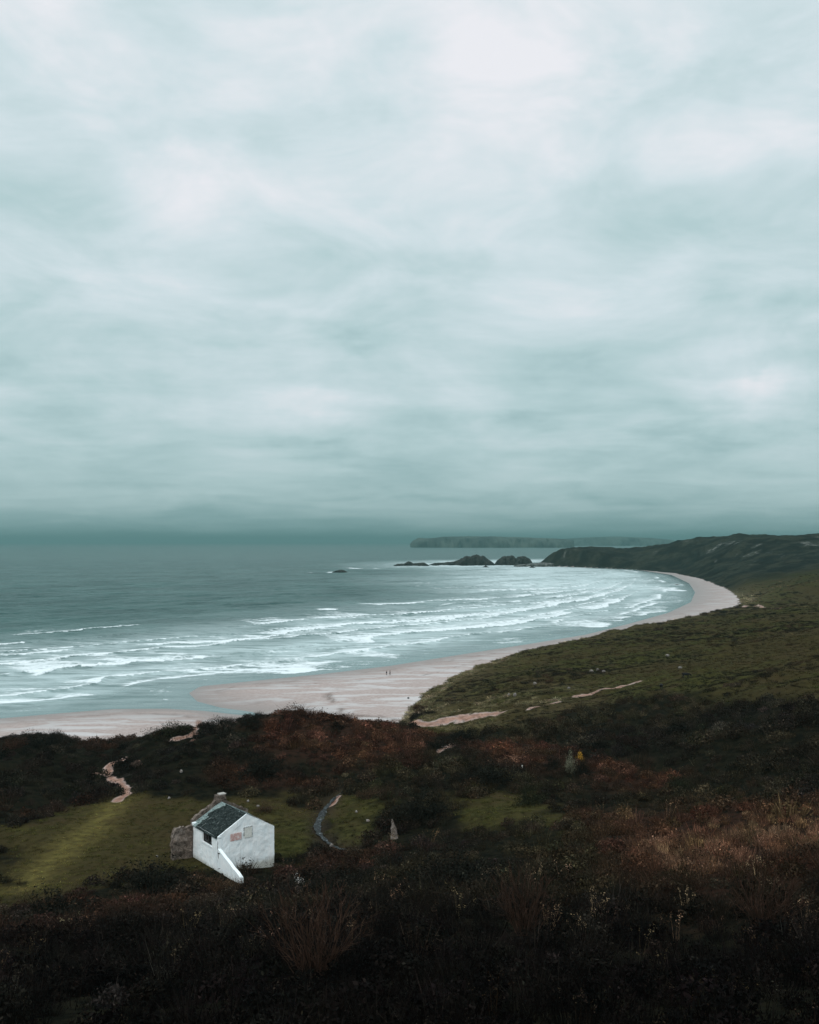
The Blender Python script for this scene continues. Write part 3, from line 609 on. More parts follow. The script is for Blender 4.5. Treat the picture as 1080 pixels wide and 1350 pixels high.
lich = t.m('ADD', t.m('ADD', t.m('MULTIPLY', t.ss(sz.outputs[1], 4.6, 6.6), .5), t.m('MULTIPLY', t.ss(sz.outputs[0], 2.4, 3.5), .16)), t.m('MULTIPLY', t.m('SUBTRACT', p1, .5), 1.5))
c = t.mix(t.ss(lich, .26, .36), c, t.mix(t.ss(p2, .4, .6), (.12, .17, .17, 1), (.27, .33, .32, 1)))
c = t.mix(t.m('MULTIPLY', t.ss(p3, .62, .70), .8), c, (.24, .27, .26, 1))
t.set(b.inputs['Base Color'], c); bump(t, b, t.m('ADD', br.outputs[1], t.m('MULTIPLY', p2, -.5)), .7, -.03)
m_dark, t, b = material('dark_opening', .25, .4); b.inputs['Base Color'].default_value = (.006, .007, .008, 1)
m_frame, t, b = material('weathered_frame', .7, .2); t.set(b.inputs['Base Color'], t.mix(t.noise(None, 8, 3), (.02, .02, .02, 1), (.05, .05, .045, 1)))
m_brick, t, b = material('bare_brick', .9, .1)
co = t.n('ShaderNodeTexCoord').outputs['Object']; sz = t.n('ShaderNodeSeparateXYZ'); t.set(sz.inputs[0], co); cc = t.n('ShaderNodeCombineXYZ'); t.set(cc.inputs[0], sz.outputs[0]); t.set(cc.inputs[1], sz.outputs[2])
br = t.n('ShaderNodeTexBrick'); t.set(br.inputs['Vector'], cc.outputs[0]); br.inputs['Scale'].default_value = 1; br.inputs['Brick Width'].default_value = .23; br.inputs['Row Height'].default_value = .085; br.inputs['Mortar Size'].default_value = .012
br.inputs['Color1'].default_value = (.42, .17, .15, 1); br.inputs['Color2'].default_value = (.56, .33, .30, 1); br.inputs['Mortar'].default_value = (.62, .56, .54, 1)
t.set(b.inputs['Base Color'], t.mix(t.m('MULTIPLY', t.ss(t.noise(co, 4, 4, .6), .52, .64), .75), br.outputs[0], (.70, .68, .68, 1)))
m_block, t, b = material('pale_blockwork', .9, .1)
co = t.n('ShaderNodeTexCoord').outputs['Object']; t.set(b.inputs['Base Color'], t.mix(t.ss(t.noise(co, 5, 4, .6), .4, .6), (.60, .62, .58, 1), (.72, .74, .70, 1)))

EH, RH = 3.75, 1.95
hut = empty('stone_hut', tuple(HUT[:2]) + (13.8,), 'small whitewashed hut with dark slate roof standing in the green hollow', 'hut', None, HA)
def gtop(x): return EH + RH * (1 - abs(2 * x / HW - 1))
def wob(p, a=.025): 
    q = np.array([[p[0] * 1.3 + p[1] * .7, p[2] * 1.3 + p[1] * 1.1]]); return a * float(fbm(q[:, 0], q[:, 1], 501, 3)[0])
def face(bm, fn, us, vs, nrm, hole=None, a=.06):
    G = {}
    for i, u in enumerate(us):
        for j, v in enumerate(vs):
            p = Vector(fn(u, v)); G[i, j] = bm.verts.new(p + Vector(nrm) * wob(p, a))
    for i in range(len(us) - 1):
        for j in range(len(vs) - 1):
            um, vm = (us[i] + us[i + 1]) / 2, (vs[j] + vs[j + 1]) / 2
            if hole and hole[0] < um < hole[1] and hole[2] < vm < hole[3]: continue
            bm.faces.new((G[i, j], G[i + 1, j], G[i + 1, j + 1], G[i, j + 1]))
lin = lambda a, b, n: [a + (b - a) * i / n for i in range(n + 1)]
def box(bm, x0, x1, y0, y1, z0, z1, jit=0):
    c = [bm.verts.new((x + random.uniform(-jit, jit), y + random.uniform(-jit, jit), z + random.uniform(-jit, jit))) for x in (x0, x1) for y in (y0, y1) for z in (z0, z1)]
    for f in ((0, 1, 3, 2), (4, 6, 7, 5), (0, 4, 5, 1), (2, 3, 7, 6), (0, 2, 6, 4), (1, 5, 7, 3)): bm.faces.new([c[i] for i in f])
B0 = -2.2; wy0, wy1, wz0, wz1 = 1.5, 3.9, 2.42, 3.5
bm = bmesh.new()
PT = .14   # gable parapet thickness
face(bm, lambda u, v: (u, 0, B0 + v * (gtop(u) + .05 - B0)), lin(0, HW, 32), lin(0, 1, 26), (0, -1, 0))
face(bm, lambda u, v: (u, v, gtop(u) + .05), lin(0, HW, 32), [0, PT], (0, 0, 1), None, .0)
face(bm, lambda u, v: (u, PT, EH - .3 + v * (gtop(u) + .05 - EH + .3)), lin(0, HW, 32), [0, 1], (0, 0, 1), None, 0)
ys = sorted(set(lin(0, wy0, 5) + lin(wy0, wy1, 6) + lin(wy1, HL - .45, 10))); zs = sorted(set(lin(B0, wz0, 16) + lin(wz0, wz1, 5) + lin(wz1, EH, 3)))
face(bm, lambda u, v: (0, u, v), ys, zs, (-1, 0, 0), (wy0, wy1, wz0, wz1))
face(bm, lambda u, v: (HW, u, v), lin(0, HL - .45, 20), lin(B0, EH, 20), (1, 0, 0))
for a_, b_ in (((wy0, wz0), (wy1, wz0)), ((wy1, wz0), (wy1, wz1)), ((wy1, wz1), (wy0, wz1)), ((wy0, wz1), (wy0, wz0))):
    bm.faces.new([bm.verts.new((x_, *q)) for x_, q in ((-.005, a_), (-.005, b_), (.28, b_), (.28, a_))])
box(bm, -.09, .10, wy0 - .12, wy1 + .12, wz0 - .13, wz0 + .005)      # sill
box(bm, -.14, .30, HL - .85, HL - .43, EH - .18, EH + .17, .02)      # rendered kneeler at the back corner
box(bm, .02, .34, -.05, .14, EH - .08, EH + .06, .02)
wall = bm_obj('wall', bm, m_white, hut)
bm = bmesh.new(); box(bm, .20, .23, wy0, wy1, wz0, wz1); win = bm_obj('window', bm, m_dark, hut)
bm = bmesh.new()
for y0, y1, z0, z1 in ((wy0 + .003, wy0 + .08, wz0 + .006, wz1 - .003), (wy1 - .08, wy1 - .003, wz0 + .006, wz1 - .003), (wy0 + .08, wy1 - .08, wz0 + .006, wz0 + .08), (wy0 + .08, wy1 - .08, wz1 - .08, wz1 - .003), ((wy0 + wy1) / 2 - .03, (wy0 + wy1) / 2 + .03, wz0 + .08, wz1 - .08)): box(bm, .13, .198, y0, y1, z0, z1)
bm_obj('frame', bm, m_frame, win)
# back gable of rubble with raised coping, chimney stub with a cap
bm = bmesh.new(); g2 = lambda x: gtop(min(max(x, 0), HW)) + .42
us = lin(-.05, HW + .05, 30); off = [random.uniform(-.10, .10) for _ in us]
for yy in (HL - .44, HL + .12):
    face(bm, lambda u, v: (u, yy, B0 + v * (g2(u) + off[us.index(u)] - B0)), us, lin(0, 1, 20), (0, 1 if yy > HL else -1, 0), None, .06)
face(bm, lambda u, v: (u, v, g2(u) + off[us.index(u)]), us, [HL - .44, HL - .15, HL + .12], (0, 0, 1), None, .08)
for xx in (-.05, HW + .05): face(bm, lambda u, v: (xx, u, v), [HL - .44, HL + .12], lin(B0, g2(0), 12), (-1, 0, 0), None, .05)
bm_obj('back_gable', bm, m_stone, hut)
bm = bmesh.new(); cxm = HW / 2
face_z = gtop(cxm)
for k in range(5): box(bm, cxm - .62 + .02 * k, cxm + .62 - .02 * k, HL - .62 + .01 * k, HL + .28 - .01 * k, face_z - .1 + .17 * k, face_z + .068 + .17 * k, .03)
ch = bm_obj('chimney', bm, m_stone, hut)
m_cap, t, b = material('lichen_cap', .9, .1); t.set(b.inputs['Base Color'], t.mix(t.noise(None, 5, 3), (.28, .27, .25, 1), (.48, .46, .43, 1)))
bm = bmesh.new(); box(bm, cxm - .15, cxm + .62, HL - .5, HL + .2, face_z + .76, face_z + .86, .03); bm_obj('cap', bm, m_cap, ch)
# roof
bm = bmesh.new(); sl_ = RH / (HW / 2)
for sgn in (-1, 1):
    xe, xr = (-.16, HW / 2) if sgn < 0 else (HW + .16, HW / 2)
    ze = EH - .16 * sl_; nx, ny = 14, 20; th = .07
    vt = {}
    for i in range(nx + 1):
        for j in range(ny + 1):
            k = i / nx; x_ = xe + (xr - xe) * k; y_ = PT + .004 + (HL - .445 - PT) * j / ny; z_ = ze + (gtop(HW / 2) - ze) * k
            sag = -.05 * math.sin(math.pi * j / ny) + wob((x_, y_, z_), .03)
            vt[i, j] = (bm.verts.new((x_, y_, z_ + sag + .02)), bm.verts.new((x_, y_, z_ + sag + .02 - th)))
    for i in range(nx):
        for j in range(ny):
            for s_ in (0, 1): bm.faces.new((vt[i, j][s_], vt[i + 1, j][s_], vt[i + 1, j + 1][s_], vt[i, j + 1][s_]))
    for j in range(ny): bm.faces.new((vt[0, j][0], vt[0, j + 1][0], vt[0, j + 1][1], vt[0, j][1]))
roof = bm_obj('roof', bm, m_slate, hut)
# raking buttress wall running on from the near corner
bm = bmesh.new(); FL = 5.4; FW = .38; bz = lambda k: 2.5 - 1.6 * k + .05 * math.sin(k * 17) * k
n_ = 16
for xx in (0.0, FW): face(bm, lambda u, v: (xx, -FL * u - .012, B0 + v * (bz(u) - B0)), lin(0, 1, n_), lin(0, 1, 10), (-1 if xx == 0 else 1, 0, 0), None, .02)
face(bm, lambda u, v: (v, -FL * u - .012, bz(u)), lin(0, 1, n_), [0, FW], (0, 0, 1), None, .0)
face(bm, lambda u, v: (u, -FL - .012, v), [0, FW], lin(B0, bz(1), 4), (0, -1, 0), None, 0)
o = bm_obj('buttress', bm, m_white, hut); o['label'] = 'sloping white buttress running down from the corner'
# blocked openings of the gable
bm = bmesh.new(); box(bm, 1.5, 2.85, -.035, .02, 3.05, 3.85, .008); o = bm_obj('brick_patch', bm, m_brick, hut); o['label'] = 'patch of bare red brick in the white gable'
bm = bmesh.new(); box(bm, 3.2, 4.15, -.030, .02, 3.1, 4.25, .006); bo = bm_obj('blocked_window', bm, m_block, hut)
bm = bmesh.new(); box(bm, 3.11, 3.197, -.045, .02, 3.35, 4.32, .006); box(bm, 3.2, 4.15, -.045, .02, 4.253, 4.32, .01); box(bm, 4.153, 4.20, -.042, .02, 3.1, 4.35, .006)
m_crack, t, b = material('bare_joint', .9, .1); t.set(b.inputs['Base Color'], t.mix(t.ss(t.noise(None, 6, 4, .6), .40, .56), (.05, .055, .055, 1), (.66, .70, .72, 1)))
bm_obj('surround', bm, m_crack, bo)
bm = bmesh.new(); box(bm, -.06, -.02, -.22, -.16, 1.55, 2.15, .02); box(bm, -.06, -.02, -.52, -.17, 2.10, 2.16, .02); bm_obj('iron_hook', bm, m_frame, hut)
# ruined stub of rubble wall behind the hut
stub = bmesh.new(); us = lin(0, 2.4, 14); tp = [3.55 + random.uniform(-.12, .12) - (1.1 if i == 14 else .35 if i == 13 else 0) for i in range(15)]
le = lambda v: .22 * math.sin(v * 9) + .12 * math.sin(v * 23 + 1)
for yy in (-.62, 0): face(stub, lambda u, v: (-u * (1 + .07 * le(v) * u / 2.4), yy, B0 + v * (tp[us.index(u)] - B0)), us, lin(0, 1, 26), (0, 1 if yy == 0 else -1, 0), None, .22)
face(stub, lambda u, v: (-u * (1 + .07 * le(1) * u / 2.4), v, tp[us.index(u)]), us, [-.62, -.3, 0], (0, 0, 1), None, .12)
face(stub, lambda u, v: (-2.4 * (1 + .07 * le(v)), u, B0 + v * (tp[-1] - B0)), [-.62, -.3, 0], lin(0, 1, 26), (-1, 0, 0), None, .12)
ca, sa_ = math.cos(HA), math.sin(HA); lx, ly = -.10, HL + .05
so_ = bm_obj('ruined_wall', stub, stone_mat('pale_rubble', (.055, .042, .034, 1), (.23, .185, .155, 1), 2.4, (.10, .08, .066, 1)))
so_.location = (HUT[0] + lx * ca - ly * sa_, HUT[1] + lx * sa_ + ly * ca, 13.8); so_.rotation_euler = (0, 0, HA)
tag(so_, 'stub of ruined rubble wall against the back corner of the white hut', 'wall')

# ------------------------------------------------------------------ stream
cs = np.array(STREAM)[:, :2]; dcs = np.concatenate([[0], np.cumsum(np.linalg.norm(np.diff(cs, axis=0), axis=1))]); ss_ = np.linspace(0, dcs[-1], 90)
px_, py_ = np.interp(ss_, dcs, cs[:, 0]), np.interp(ss_, dcs, cs[:, 1])
for _ in range(6):
    px_[1:-1] = (px_[:-2] + 2 * px_[1:-1] + px_[2:]) / 4; py_[1:-1] = (py_[:-2] + 2 * py_[1:-1] + py_[2:]) / 4
pz_ = land(px_, py_) + .20
for _ in range(20): pz_[1:-1] = (pz_[:-2] + 2 * pz_[1:-1] + pz_[2:]) / 4
tx, ty = np.gradient(px_), np.gradient(py_); tl = np.hypot(tx, ty); nx_, ny_ = -ty / tl, tx / tl
wd = np.interp(np.linspace(0, 1, 90), [0, .2, .45, .6, .8, 1], [.15, .26, .55, .42, .25, .2]) + .22 * fbm(ss_ / .9, ss_ * 0, 610, 3)
rows = []
for k in np.linspace(-1, 1, 9): rows.append(np.stack([px_ + nx_ * wd * k, py_ + ny_ * wd * k, pz_ + .02 * fbm(ss_ / .5, ss_ * 0 + k * 2, 611, 2)], 1))
sv = np.stack(rows, 0); q = sub_grid(9, 90, np.ones((8, 89), bool))
m_str, t, b = material('stream_water', .45, .07)
pos = t.n('ShaderNodeNewGeometry').outputs['Position']; f1 = t.noise(pos, 3.2, 6, .7, .8); f2 = t.noise(pos, 5, 4, .6)
t.set(b.inputs['Base Color'], t.mix(t.ss(f1, .58, .64), (.012, .015, .0155, 1), (.40, .44, .46, 1))); bump(t, b, f2, .7, .12)
tag(mesh_np('stream', sv.reshape(-1, 3), q, [m_str]), 'narrow grey stream winding through the grassy hollow', 'stream', None, 'structure')

# ------------------------------------------------------------------ sea rocks, headland island
m_rock, t, b = material('sea_rock', .85, .2)
co = t.n('ShaderNodeTexCoord').outputs['Object']; g1 = t.noise(co, .12, 6, .65); g2n = t.noise(co, .5, 5, .6)
t.set(b.inputs['Base Color'], t.mix(t.ss(g1, .4, .62), (.007, .008, .007, 1), (.028, .030, .025, 1))); bump(t, b, t.m('ADD', g1, t.m('MULTIPLY', g2n, .4)), .9, 3)
m_shelf, t, b = material('grey_shelf_rock', .85, .2); co = t.n('ShaderNodeTexCoord').outputs['Object']
t.set(b.inputs['Base Color'], t.mix(t.ss(t.noise(co, .2, 5, .65), .4, .62), (.03, .033, .03, 1), (.13, .14, .13, 1)))
def ridge(name, u0, u1, vb, prof, thick, mat, label, cat, group=None, kind=None, dist=None, nu=60, nv=18, rough=.13, seed=0, power=.6, base_drop=2.):
    D = dist or EYE * F / (vb - HORIZON); k = D / F
    xs = np.linspace((u0 - 540) * k, (u1 - 540) * k, nu); uu = np.linspace(0, 1, nu)
    hh = np.interp(uu, [p[0] for p in prof], [p[1] for p in prof]) * k * (1 if dist else .86)
    th = np.linspace(0, math.pi, nv); TT, UU = np.meshgrid(th, np.arange(nu)); H = hh[UU]
    s_ = np.sin(TT); c_ = np.cos(TT)
    nzs = fbm(UU / nu * (u1 - u0) / 6., TT * 1.6, 700 + seed, 6, .7)
    ends = np.minimum(1, np.minimum(uu, 1 - uu) * 8 + .25)[UU]
    x_ = xs[UU] + .5 * k * fbm(UU / 3., TT * 3, 720 + seed, 2); y_ = -c_ * thick * ends * (1 + .5 * fbm(UU / 5., TT * 2, 730 + seed, 3)) * np.sqrt(.3 + .7 * np.clip(H / (hh.max() + 1e-6), 0, 1))
    z_ = (s_ ** power) * H * (1 + rough * 2.2 * nzs) - base_drop * (1 - s_ ** .5)
    xm = xs.mean(); v = np.stack([x_ - xm, y_, z_], -1).reshape(-1, 3)
    o = mesh_np(name, v, sub_grid(nu, nv, np.ones((nu - 1, nv - 1), bool)), [mat], True); o.location = (xm, D + thick * .4, 0)
    return tag(o, label, cat, group, kind)
ridge('sea_rock', 438, 459, 754.8, [(0, .3), (.25, 3), (.5, 4.2), (.8, 3), (1, .3)], 7, m_rock, 'small black rock alone in the open sea left of the reef', 'rock', 'rocks off the headland', seed=1, nu=24)
ridge('sea_rock', 519, 566, 746, [(0, .5), (.1, 3), (.3, 3.6), (.42, 7), (.55, 3.8), (.85, 5.2), (1, .5)], 10, m_rock, 'long low black reef at the seaward end of the rocks', 'rock', 'rocks off the headland', seed=2)
ridge('sea_rock', 566, 654, 745.5, [(0, 1), (.08, 3.5), (.36, 5.5), (.47, 9), (.55, 14.5), (.6, 13.5), (.72, 15.5), (.84, 12.5), (.94, 6), (1, .5)], 24, m_rock, 'largest dark sea stack with a low shelf on its left', 'rock', 'rocks off the headland', seed=3, nu=90)
ridge('sea_rock', 652, 684, 745, [(0, 1), (.12, 7), (.35, 13), (.6, 14), (.8, 13), (.93, 8), (1, 2)], 16, m_rock, 'dark blocky rock between the largest stack and the headland', 'rock', 'rocks off the headland', seed=4)
ridge('sea_rock', 678, 703, 744.5, [(0, 6), (.2, 11.5), (.6, 12), (.85, 8), (1, 2)], 14, m_rock, 'dark rock nearest the headland, half hidden by the blocky one', 'rock', 'rocks off the headland', seed=5)
ridge('rock_shelf', 678, 730, 747, [(0, 1.5), (.2, 3.5), (.5, 5), (.8, 6), (1, 5)], 22, m_shelf, 'low grey rock shelf at the foot of the headland', 'rock shelf', seed=6)
ridge('sea_rock', 636, 645, 748, [(0, .3), (.5, 3), (1, .3)], 4, m_rock, 'tiny black rock in the foam before the largest stack', 'rock', 'rocks off the headland', seed=7, nu=16)
ridge('sea_rock', 697, 706, 748.5, [(0, .3), (.5, 2.4), (1, .3)], 4, m_rock, 'tiny black rock in the surf before the grey shelf', 'rock', 'rocks off the headland', seed=8, nu=16)
for (u, v, w_, i) in [(893, 771, 10, 1), (898, 779, 12, 2)]:
    pass
m_isl, t, b = material('island_turf', .95, .1); co = t.n('ShaderNodeTexCoord').outputs['Object']
t.set(b.inputs['Base Color'], t.mix(t.ss(t.noise(co, .006, 6, .6), .4, .62), (.022, .030, .026, 1), (.065, .08, .065, 1)))
ridge('island', 541, 760, 0, [(0, 5), (.015, 9), (.05, 13), (.12, 12.2), (.2, 14.5), (.33, 15), (.5, 14.8), (.65, 14), (.78, 12.8), (.9, 12), (1, 10)], 500, m_isl, 'long flat topped island with steep left cliff on the horizon', 'island', None, 'structure', 8500, 160, 14, .02, 11, .35, 60)
ridge('far_hills', 690, 905, 0, [(0, 5), (.2, 8.5), (.45, 11.5), (.6, 12.3), (.8, 10.5), (.93, 8), (1, 5)], 700, m_isl, 'faint low hills on the horizon behind the island', 'hills', None, 'structure', 12500, 140, 12, .02, 12, .5, 60)

# ------------------------------------------------------------------ bushes seen one by one
def solid_leaf(name, c):
    return leafmat(name, 'GEOMETRY', tuple(c) + (1,))
MB = {k: solid_leaf('bush_' + k, c) for k, c in dict(dark=(.011, .011, .008), olive=(.019, .021, .011), rust=(.040, .020, .013), brown=(.052, .034, .021), pale=(.16, .165, .115), yellow=(.42, .24, .035), straw=(.22, .16, .095), white=(.75, .76, .74)).items()}
rb = np.random.default_rng(21)
def bush_meshes(mat, leafn=3200, ls=.030, lump=.6, tw=110):
    f = mesh_mixed('foliage', *join([dome(rb, leafn, ls, .85, lump)]), mat); s_ = mesh_mixed('stems', *join([twigs(rb, tw, 1.08, .8, .007, .1, .25)]), mat)
    return f.data, s_.data
BM = {(k, i): bush_meshes(MB[k]) for k in ('dark', 'olive', 'rust', 'brown') for i in range(2)}
BM['pale', 0] = bush_meshes(MB['pale'], 1200, .045, .6, 80); BM['yellow', 0] = bush_meshes(MB['yellow'], 700, .06, .5, 20)
def plant(u, v, wpx, hpx, kind, label, name='bush', cat='bush', group=None, data=None, sink=.15):
    p = march([(u, v)])[0]; k = p[1] / F; r_ = wpx * k / 2; h = hpx * k
    o = empty(name, tuple(p - np.array([0, 0, sink])), label, cat, group, random.uniform(0, 6))
    o.scale = (r_, r_, h)
    d_ = data or BM[kind, random.randrange(2) if (kind, 1) in BM else 0]
    for nm, me in zip(('foliage', 'stems'), d_):
        c = bpy.data.objects.new(nm, me); COL.objects.link(c); c.parent = o
    return o
GB = 'bushes along the dune crest'
for a in [(286, 962, 40, 20, 'dark', 'dark rounded bush on the crest between two gaps of pink sand', 'bush', 'bush', GB),
          (228, 967, 62, 16, 'olive', 'wide low bush on the crest left of the rubbly sand gap', 'bush', 'bush', GB),
          (60, 984, 66, 18, 'dark', 'dark spreading bush on the crest above the beach, second from the left edge', 'bush', 'bush', GB),
          (18, 986, 44, 14, 'rust', 'brownish bush on the crest at the left edge of the beach view', 'bush', 'bush', GB),
          (146, 984, 16, 12, 'dark', 'small dark tufted bush poking up in the dip of the crest', 'bush', 'bush', GB),
          (392, 944, 60, 16, 'rust', 'reddish bush on the highest point of the crest', 'bush', 'bush', GB),
          (445, 951, 46, 13, 'rust', 'reddish bush on the crest just right of its highest point', 'bush', 'bush', GB),
          (332, 954, 40, 14, 'dark', 'dark bush on the crest right of the last sand gap', 'bush', 'bush', GB)]: plant(*a)
GH = 'dark bushes in the hollow'
for a in [(640, 1030, 80, 32, 'dark', 'broad dark domed bush left of the small white post', 'bush', 'bush', GH),
          (560, 1080, 80, 42, 'dark', 'very dark tall bush just behind the pale standing stone', 'bush', 'bush', GH),
          (345, 1022, 60, 34, 'dark', 'dark domed bush on the slope behind the hut chimney', 'bush', 'bush', GH),
          (612, 975, 44, 20, 'dark', 'dark bush below the blowout of pale sand', 'bush', 'bush', GH),
          (575, 988, 34, 20, 'dark', 'small dark bush beside the bare sandy scar in the hollow', 'bush', 'bush', GH),
          (897, 1045, 40, 26, 'olive', 'green topped round bush alone on the right slope', 'bush', 'bush', GH),
          (730, 1014, 24, 22, 'dark', 'dark bush left of the pale grey bush', 'bush', 'bush', GH),
          (768, 1022, 22, 26, 'dark', 'dark bush below the yellow gorse', 'bush', 'bush', GH),
          (700, 1060, 46, 30, 'olive', 'olive green bush at the back of the middle grass patch', 'bush', 'bush', GH),
          (490, 1052, 40, 18, 'brown', 'brown bush above the stream bank', 'bush', 'bush', GH),
          (350, 1070, 30, 14, 'brown', 'small brown bush right behind the hut roof', 'bush', 'bush', GH),
          (545, 1010, 56, 26, 'rust', 'reddish bush in the middle of the hollow below the crest', 'bush', 'bush', GH),
          (282, 1172, 60, 18, 'brown', 'low brown bush at the foot of the white hut', 'bush', 'bush', GH),
          (200, 1175, 130, 42, 'dark', 'largest dark thicket bush below the green field', 'bush', 'bush', 'dark thickets of the near slope'),
          (70, 1215, 110, 46, 'dark', 'dark thicket bush at the lower corner of the green field', 'bush', 'bush', 'dark thickets of the near slope'),
          (600, 1165, 130, 46, 'dark', 'dark thicket bush in front of the middle grass patch', 'bush', 'bush', 'dark thickets of the near slope'),
          (450, 1185, 100, 44, 'dark', 'dark thicket bush to the right of and below the hut', 'bush', 'bush', 'dark thickets of the near slope')]: plant(*a)
plant(752, 1018, 16, 30, 'pale', 'pale grey green bush with dark bushes either side of it', 'bush', 'bush', None)
plant(765, 1004, 10, 16, 'yellow', 'small yellow flowering gorse bush on the dark slope', 'gorse_bush', 'bush', None)

# bare twiggy shrub in the foreground
def bare_shrub(n, seed):
    rs = np.random.default_rng(seed); P0, P1, Wd = [], [], []
    for i in range(n):
        a = rs.uniform(0, 6.28); sp = rs.uniform(.15, .95); p = np.array([math.cos(a) * .06, math.sin(a) * .06, 0]); d_ = np.array([math.cos(a) * sp, math.sin(a) * sp, 1.]); d_ /= np.linalg.norm(d_); w_ = .014
        for s_ in range(6):
            L = rs.uniform(.16, .24); d_ = d_ + rs.normal(size=3) * .20 + np.array([0, 0, .04]); d_ /= np.linalg.norm(d_); q = p + d_ * L; P0.append(p); P1.append(q); Wd.append(w_)
            for _ in range(4 if s_ > 0 else 0):
                e = d_ + rs.normal(size=3) * .42; e /= np.linalg.norm(e); b0 = p + (q - p) * rs.uniform(); P0.append(b0); P1.append(b0 + e * rs.uniform(.12, .3)); Wd.append(.005)
            p = q; w_ *= .8
    v, f = blades(np.array(P0), np.array(P1), np.array(Wd), rs, .02); return v, f, np.repeat(rs.uniform(.2, .8, len(P0)), 5)
m_tw = solid_leaf('red_brown_twigs', (.045, .026, .018))
bsm = mesh_mixed('twigs', *join([bare_shrub(46, 5)]), m_tw).data
bst = mesh_mixed('stems', *join([twigs(rb, 12, .7, .9, .012, .12, .2)]), m_tw).data
def bare(u, v, w_, h, label):
    p = march([(u, v)])[0]; k = p[1] / F; o = empty('bare_shrub', tuple(p - np.array([0, 0, .3])), label, 'shrub', 'bare shrubs in the foreground', random.uniform(0, 6)); o.scale = (w_ * k / 1.9,) * 2 + (h * k / 1.15,)
    for nm, me in (('twigs', bsm), ('stems', bst)):
        c = bpy.data.objects.new(nm, me); COL.objects.link(c); c.parent = o
bare(415, 1290, 170, 118, 'big bare twiggy shrub with reddish stems, below and right of the hut')
bare(690, 1235, 110, 90, 'bare twiggy shrub with reddish stems in the dark slope right of centre')
bare(1010, 1230, 130, 90, 'bare twiggy shrub at the right edge below the golden bracken')
# dry stalks, flowers, post, stones
def stalks(u, v, hpx, label, sources=2, mat='straw', name='dead_stalks', cat='dry plant', group=None):
    p = march([(u, v)])[0]; k = p[1] / F; parts = seedheads(np.random.default_rng(int(u))) + seedheads(np.random.default_rng(int(v)))
    o = mesh_mixed(name, *join(parts), MB[mat]); COL.objects.link(o); o.location = p; o.scale = (hpx * k / 1.3,) * 3
    tag(o, label, cat, group)
GD = 'clumps of dead stalks'
stalks(787, 1215, 40, 'tallest pale clump of dead stalks, in the dark scrub right of centre', group=GD)
stalks(905, 1205, 34, 'dead stalk clump standing below the golden bracken', group=GD)
stalks(706, 1165, 26, 'dead stalk clump at the dark slope below the middle grass patch', group=GD)
stalks(1000, 1160, 30, 'dead stalk clump among the golden bracken', group=GD)
stalks(519, 1112, 16, 'dry stalk clump at the foot of the pale standing stone', group=GD)
stalks(396, 1168, 16, 'small white flowered plant in the scrub right of the hut', mat='white', name='flowering_plant', cat='plant')
m_post, t, b = material('post_paint', .7, .2); sz = t.n('ShaderNodeSeparateXYZ'); t.set(sz.inputs[0], t.n('ShaderNodeTexCoord').outputs['Object']); t.set(b.inputs['Base Color'], t.mix(t.ss(sz.outputs[2], .95, 1.0), (.09, .08, .065, 1), (.62, .62, .58, 1)))
bm = bmesh.new(); bmesh.ops.create_cone(bm, cap_ends=True, segments=10, radius1=.09, radius2=.08, depth=1.5, matrix=Matrix.Translation((0, 0, .55)))
bmesh.ops.create_icosphere(bm, subdivisions=1, radius=.12, matrix=Matrix.Translation((0, 0, 1.25)))
pp = march([(688.5, 1021)])[0]; o = bm_obj('marker_post', bm, m_post); o.location = pp; tag(o, 'thin white topped post standing in the dark hollow', 'post')
m_pst = stone_mat('pale_stone', (.11, .10, .095, 1), (.27, .255, .24, 1), 1.5)
def stone(name, u, v, wpx, hpx, label, cat='stone', group=None, mat=None, seed=0, sink=.25):
    bm = bmesh.new(); bmesh.ops.create_icosphere(bm, subdivisions=3, radius=1); c = np.array([vv.co[:] for vv in bm.verts]); nz = 1 + .35 * fbm(c[:, 0] * 1.3 + seed * 9, c[:, 1] * 1.3 + c[:, 2] * 1.7, 800 + seed, 3)
    p = march([(u, v)])[0]; k = p[1] / F
    for vv, s_ in zip(bm.verts, nz): vv.co = Vector((vv.co.x * s_ * wpx * k / 2, vv.co.y * s_ * wpx * k / 2 * .8, max(-.6, vv.co.z) * s_ * hpx * k * .6))
    o = bm_obj(name, bm, mat or m_pst, None, True); o.location = (p[0], p[1], p[2] + hpx * k * .2); o.rotation_euler = (0, 0, seed); return tag(o, label, cat, group)
bm = bmesh.new(); lay = []
for j, (z_, w_) in enumerate([(-.5, .36), (.2, .36), (.7, .30), (1.2, .30), (1.6, .20), (2.0, .12), (2.3, .03)]):
    lay.append([bm.verts.new((w_ * math.cos(i * 6.283 / 12) * random.uniform(.55, 1.4) - .06 * j, w_ * .6 * math.sin(i * 6.283 / 12) * random.uniform(.8, 1.15), z_ + random.uniform(-.06, .06))) for i in range(12)])
for j in range(6):
    for i in range(12): bm.faces.new((lay[j][i], lay[j][(i + 1) % 12], lay[j + 1][(i + 1) % 12], lay[j + 1][i]))
bm.faces.new(lay[-1])
o = bm_obj('standing_stone', bm, stone_mat('grey_lichen_stone', (.09, .07, .055, 1), (.27, .24, .22, 1), 3.5, (.06, .05, .04, 1))); o.location = march([(521, 1106)])[0]; tag(o, 'pale pointed standing stone in front of the very dark bush', 'stone')
GS = 'pale stones strewn about the grass'
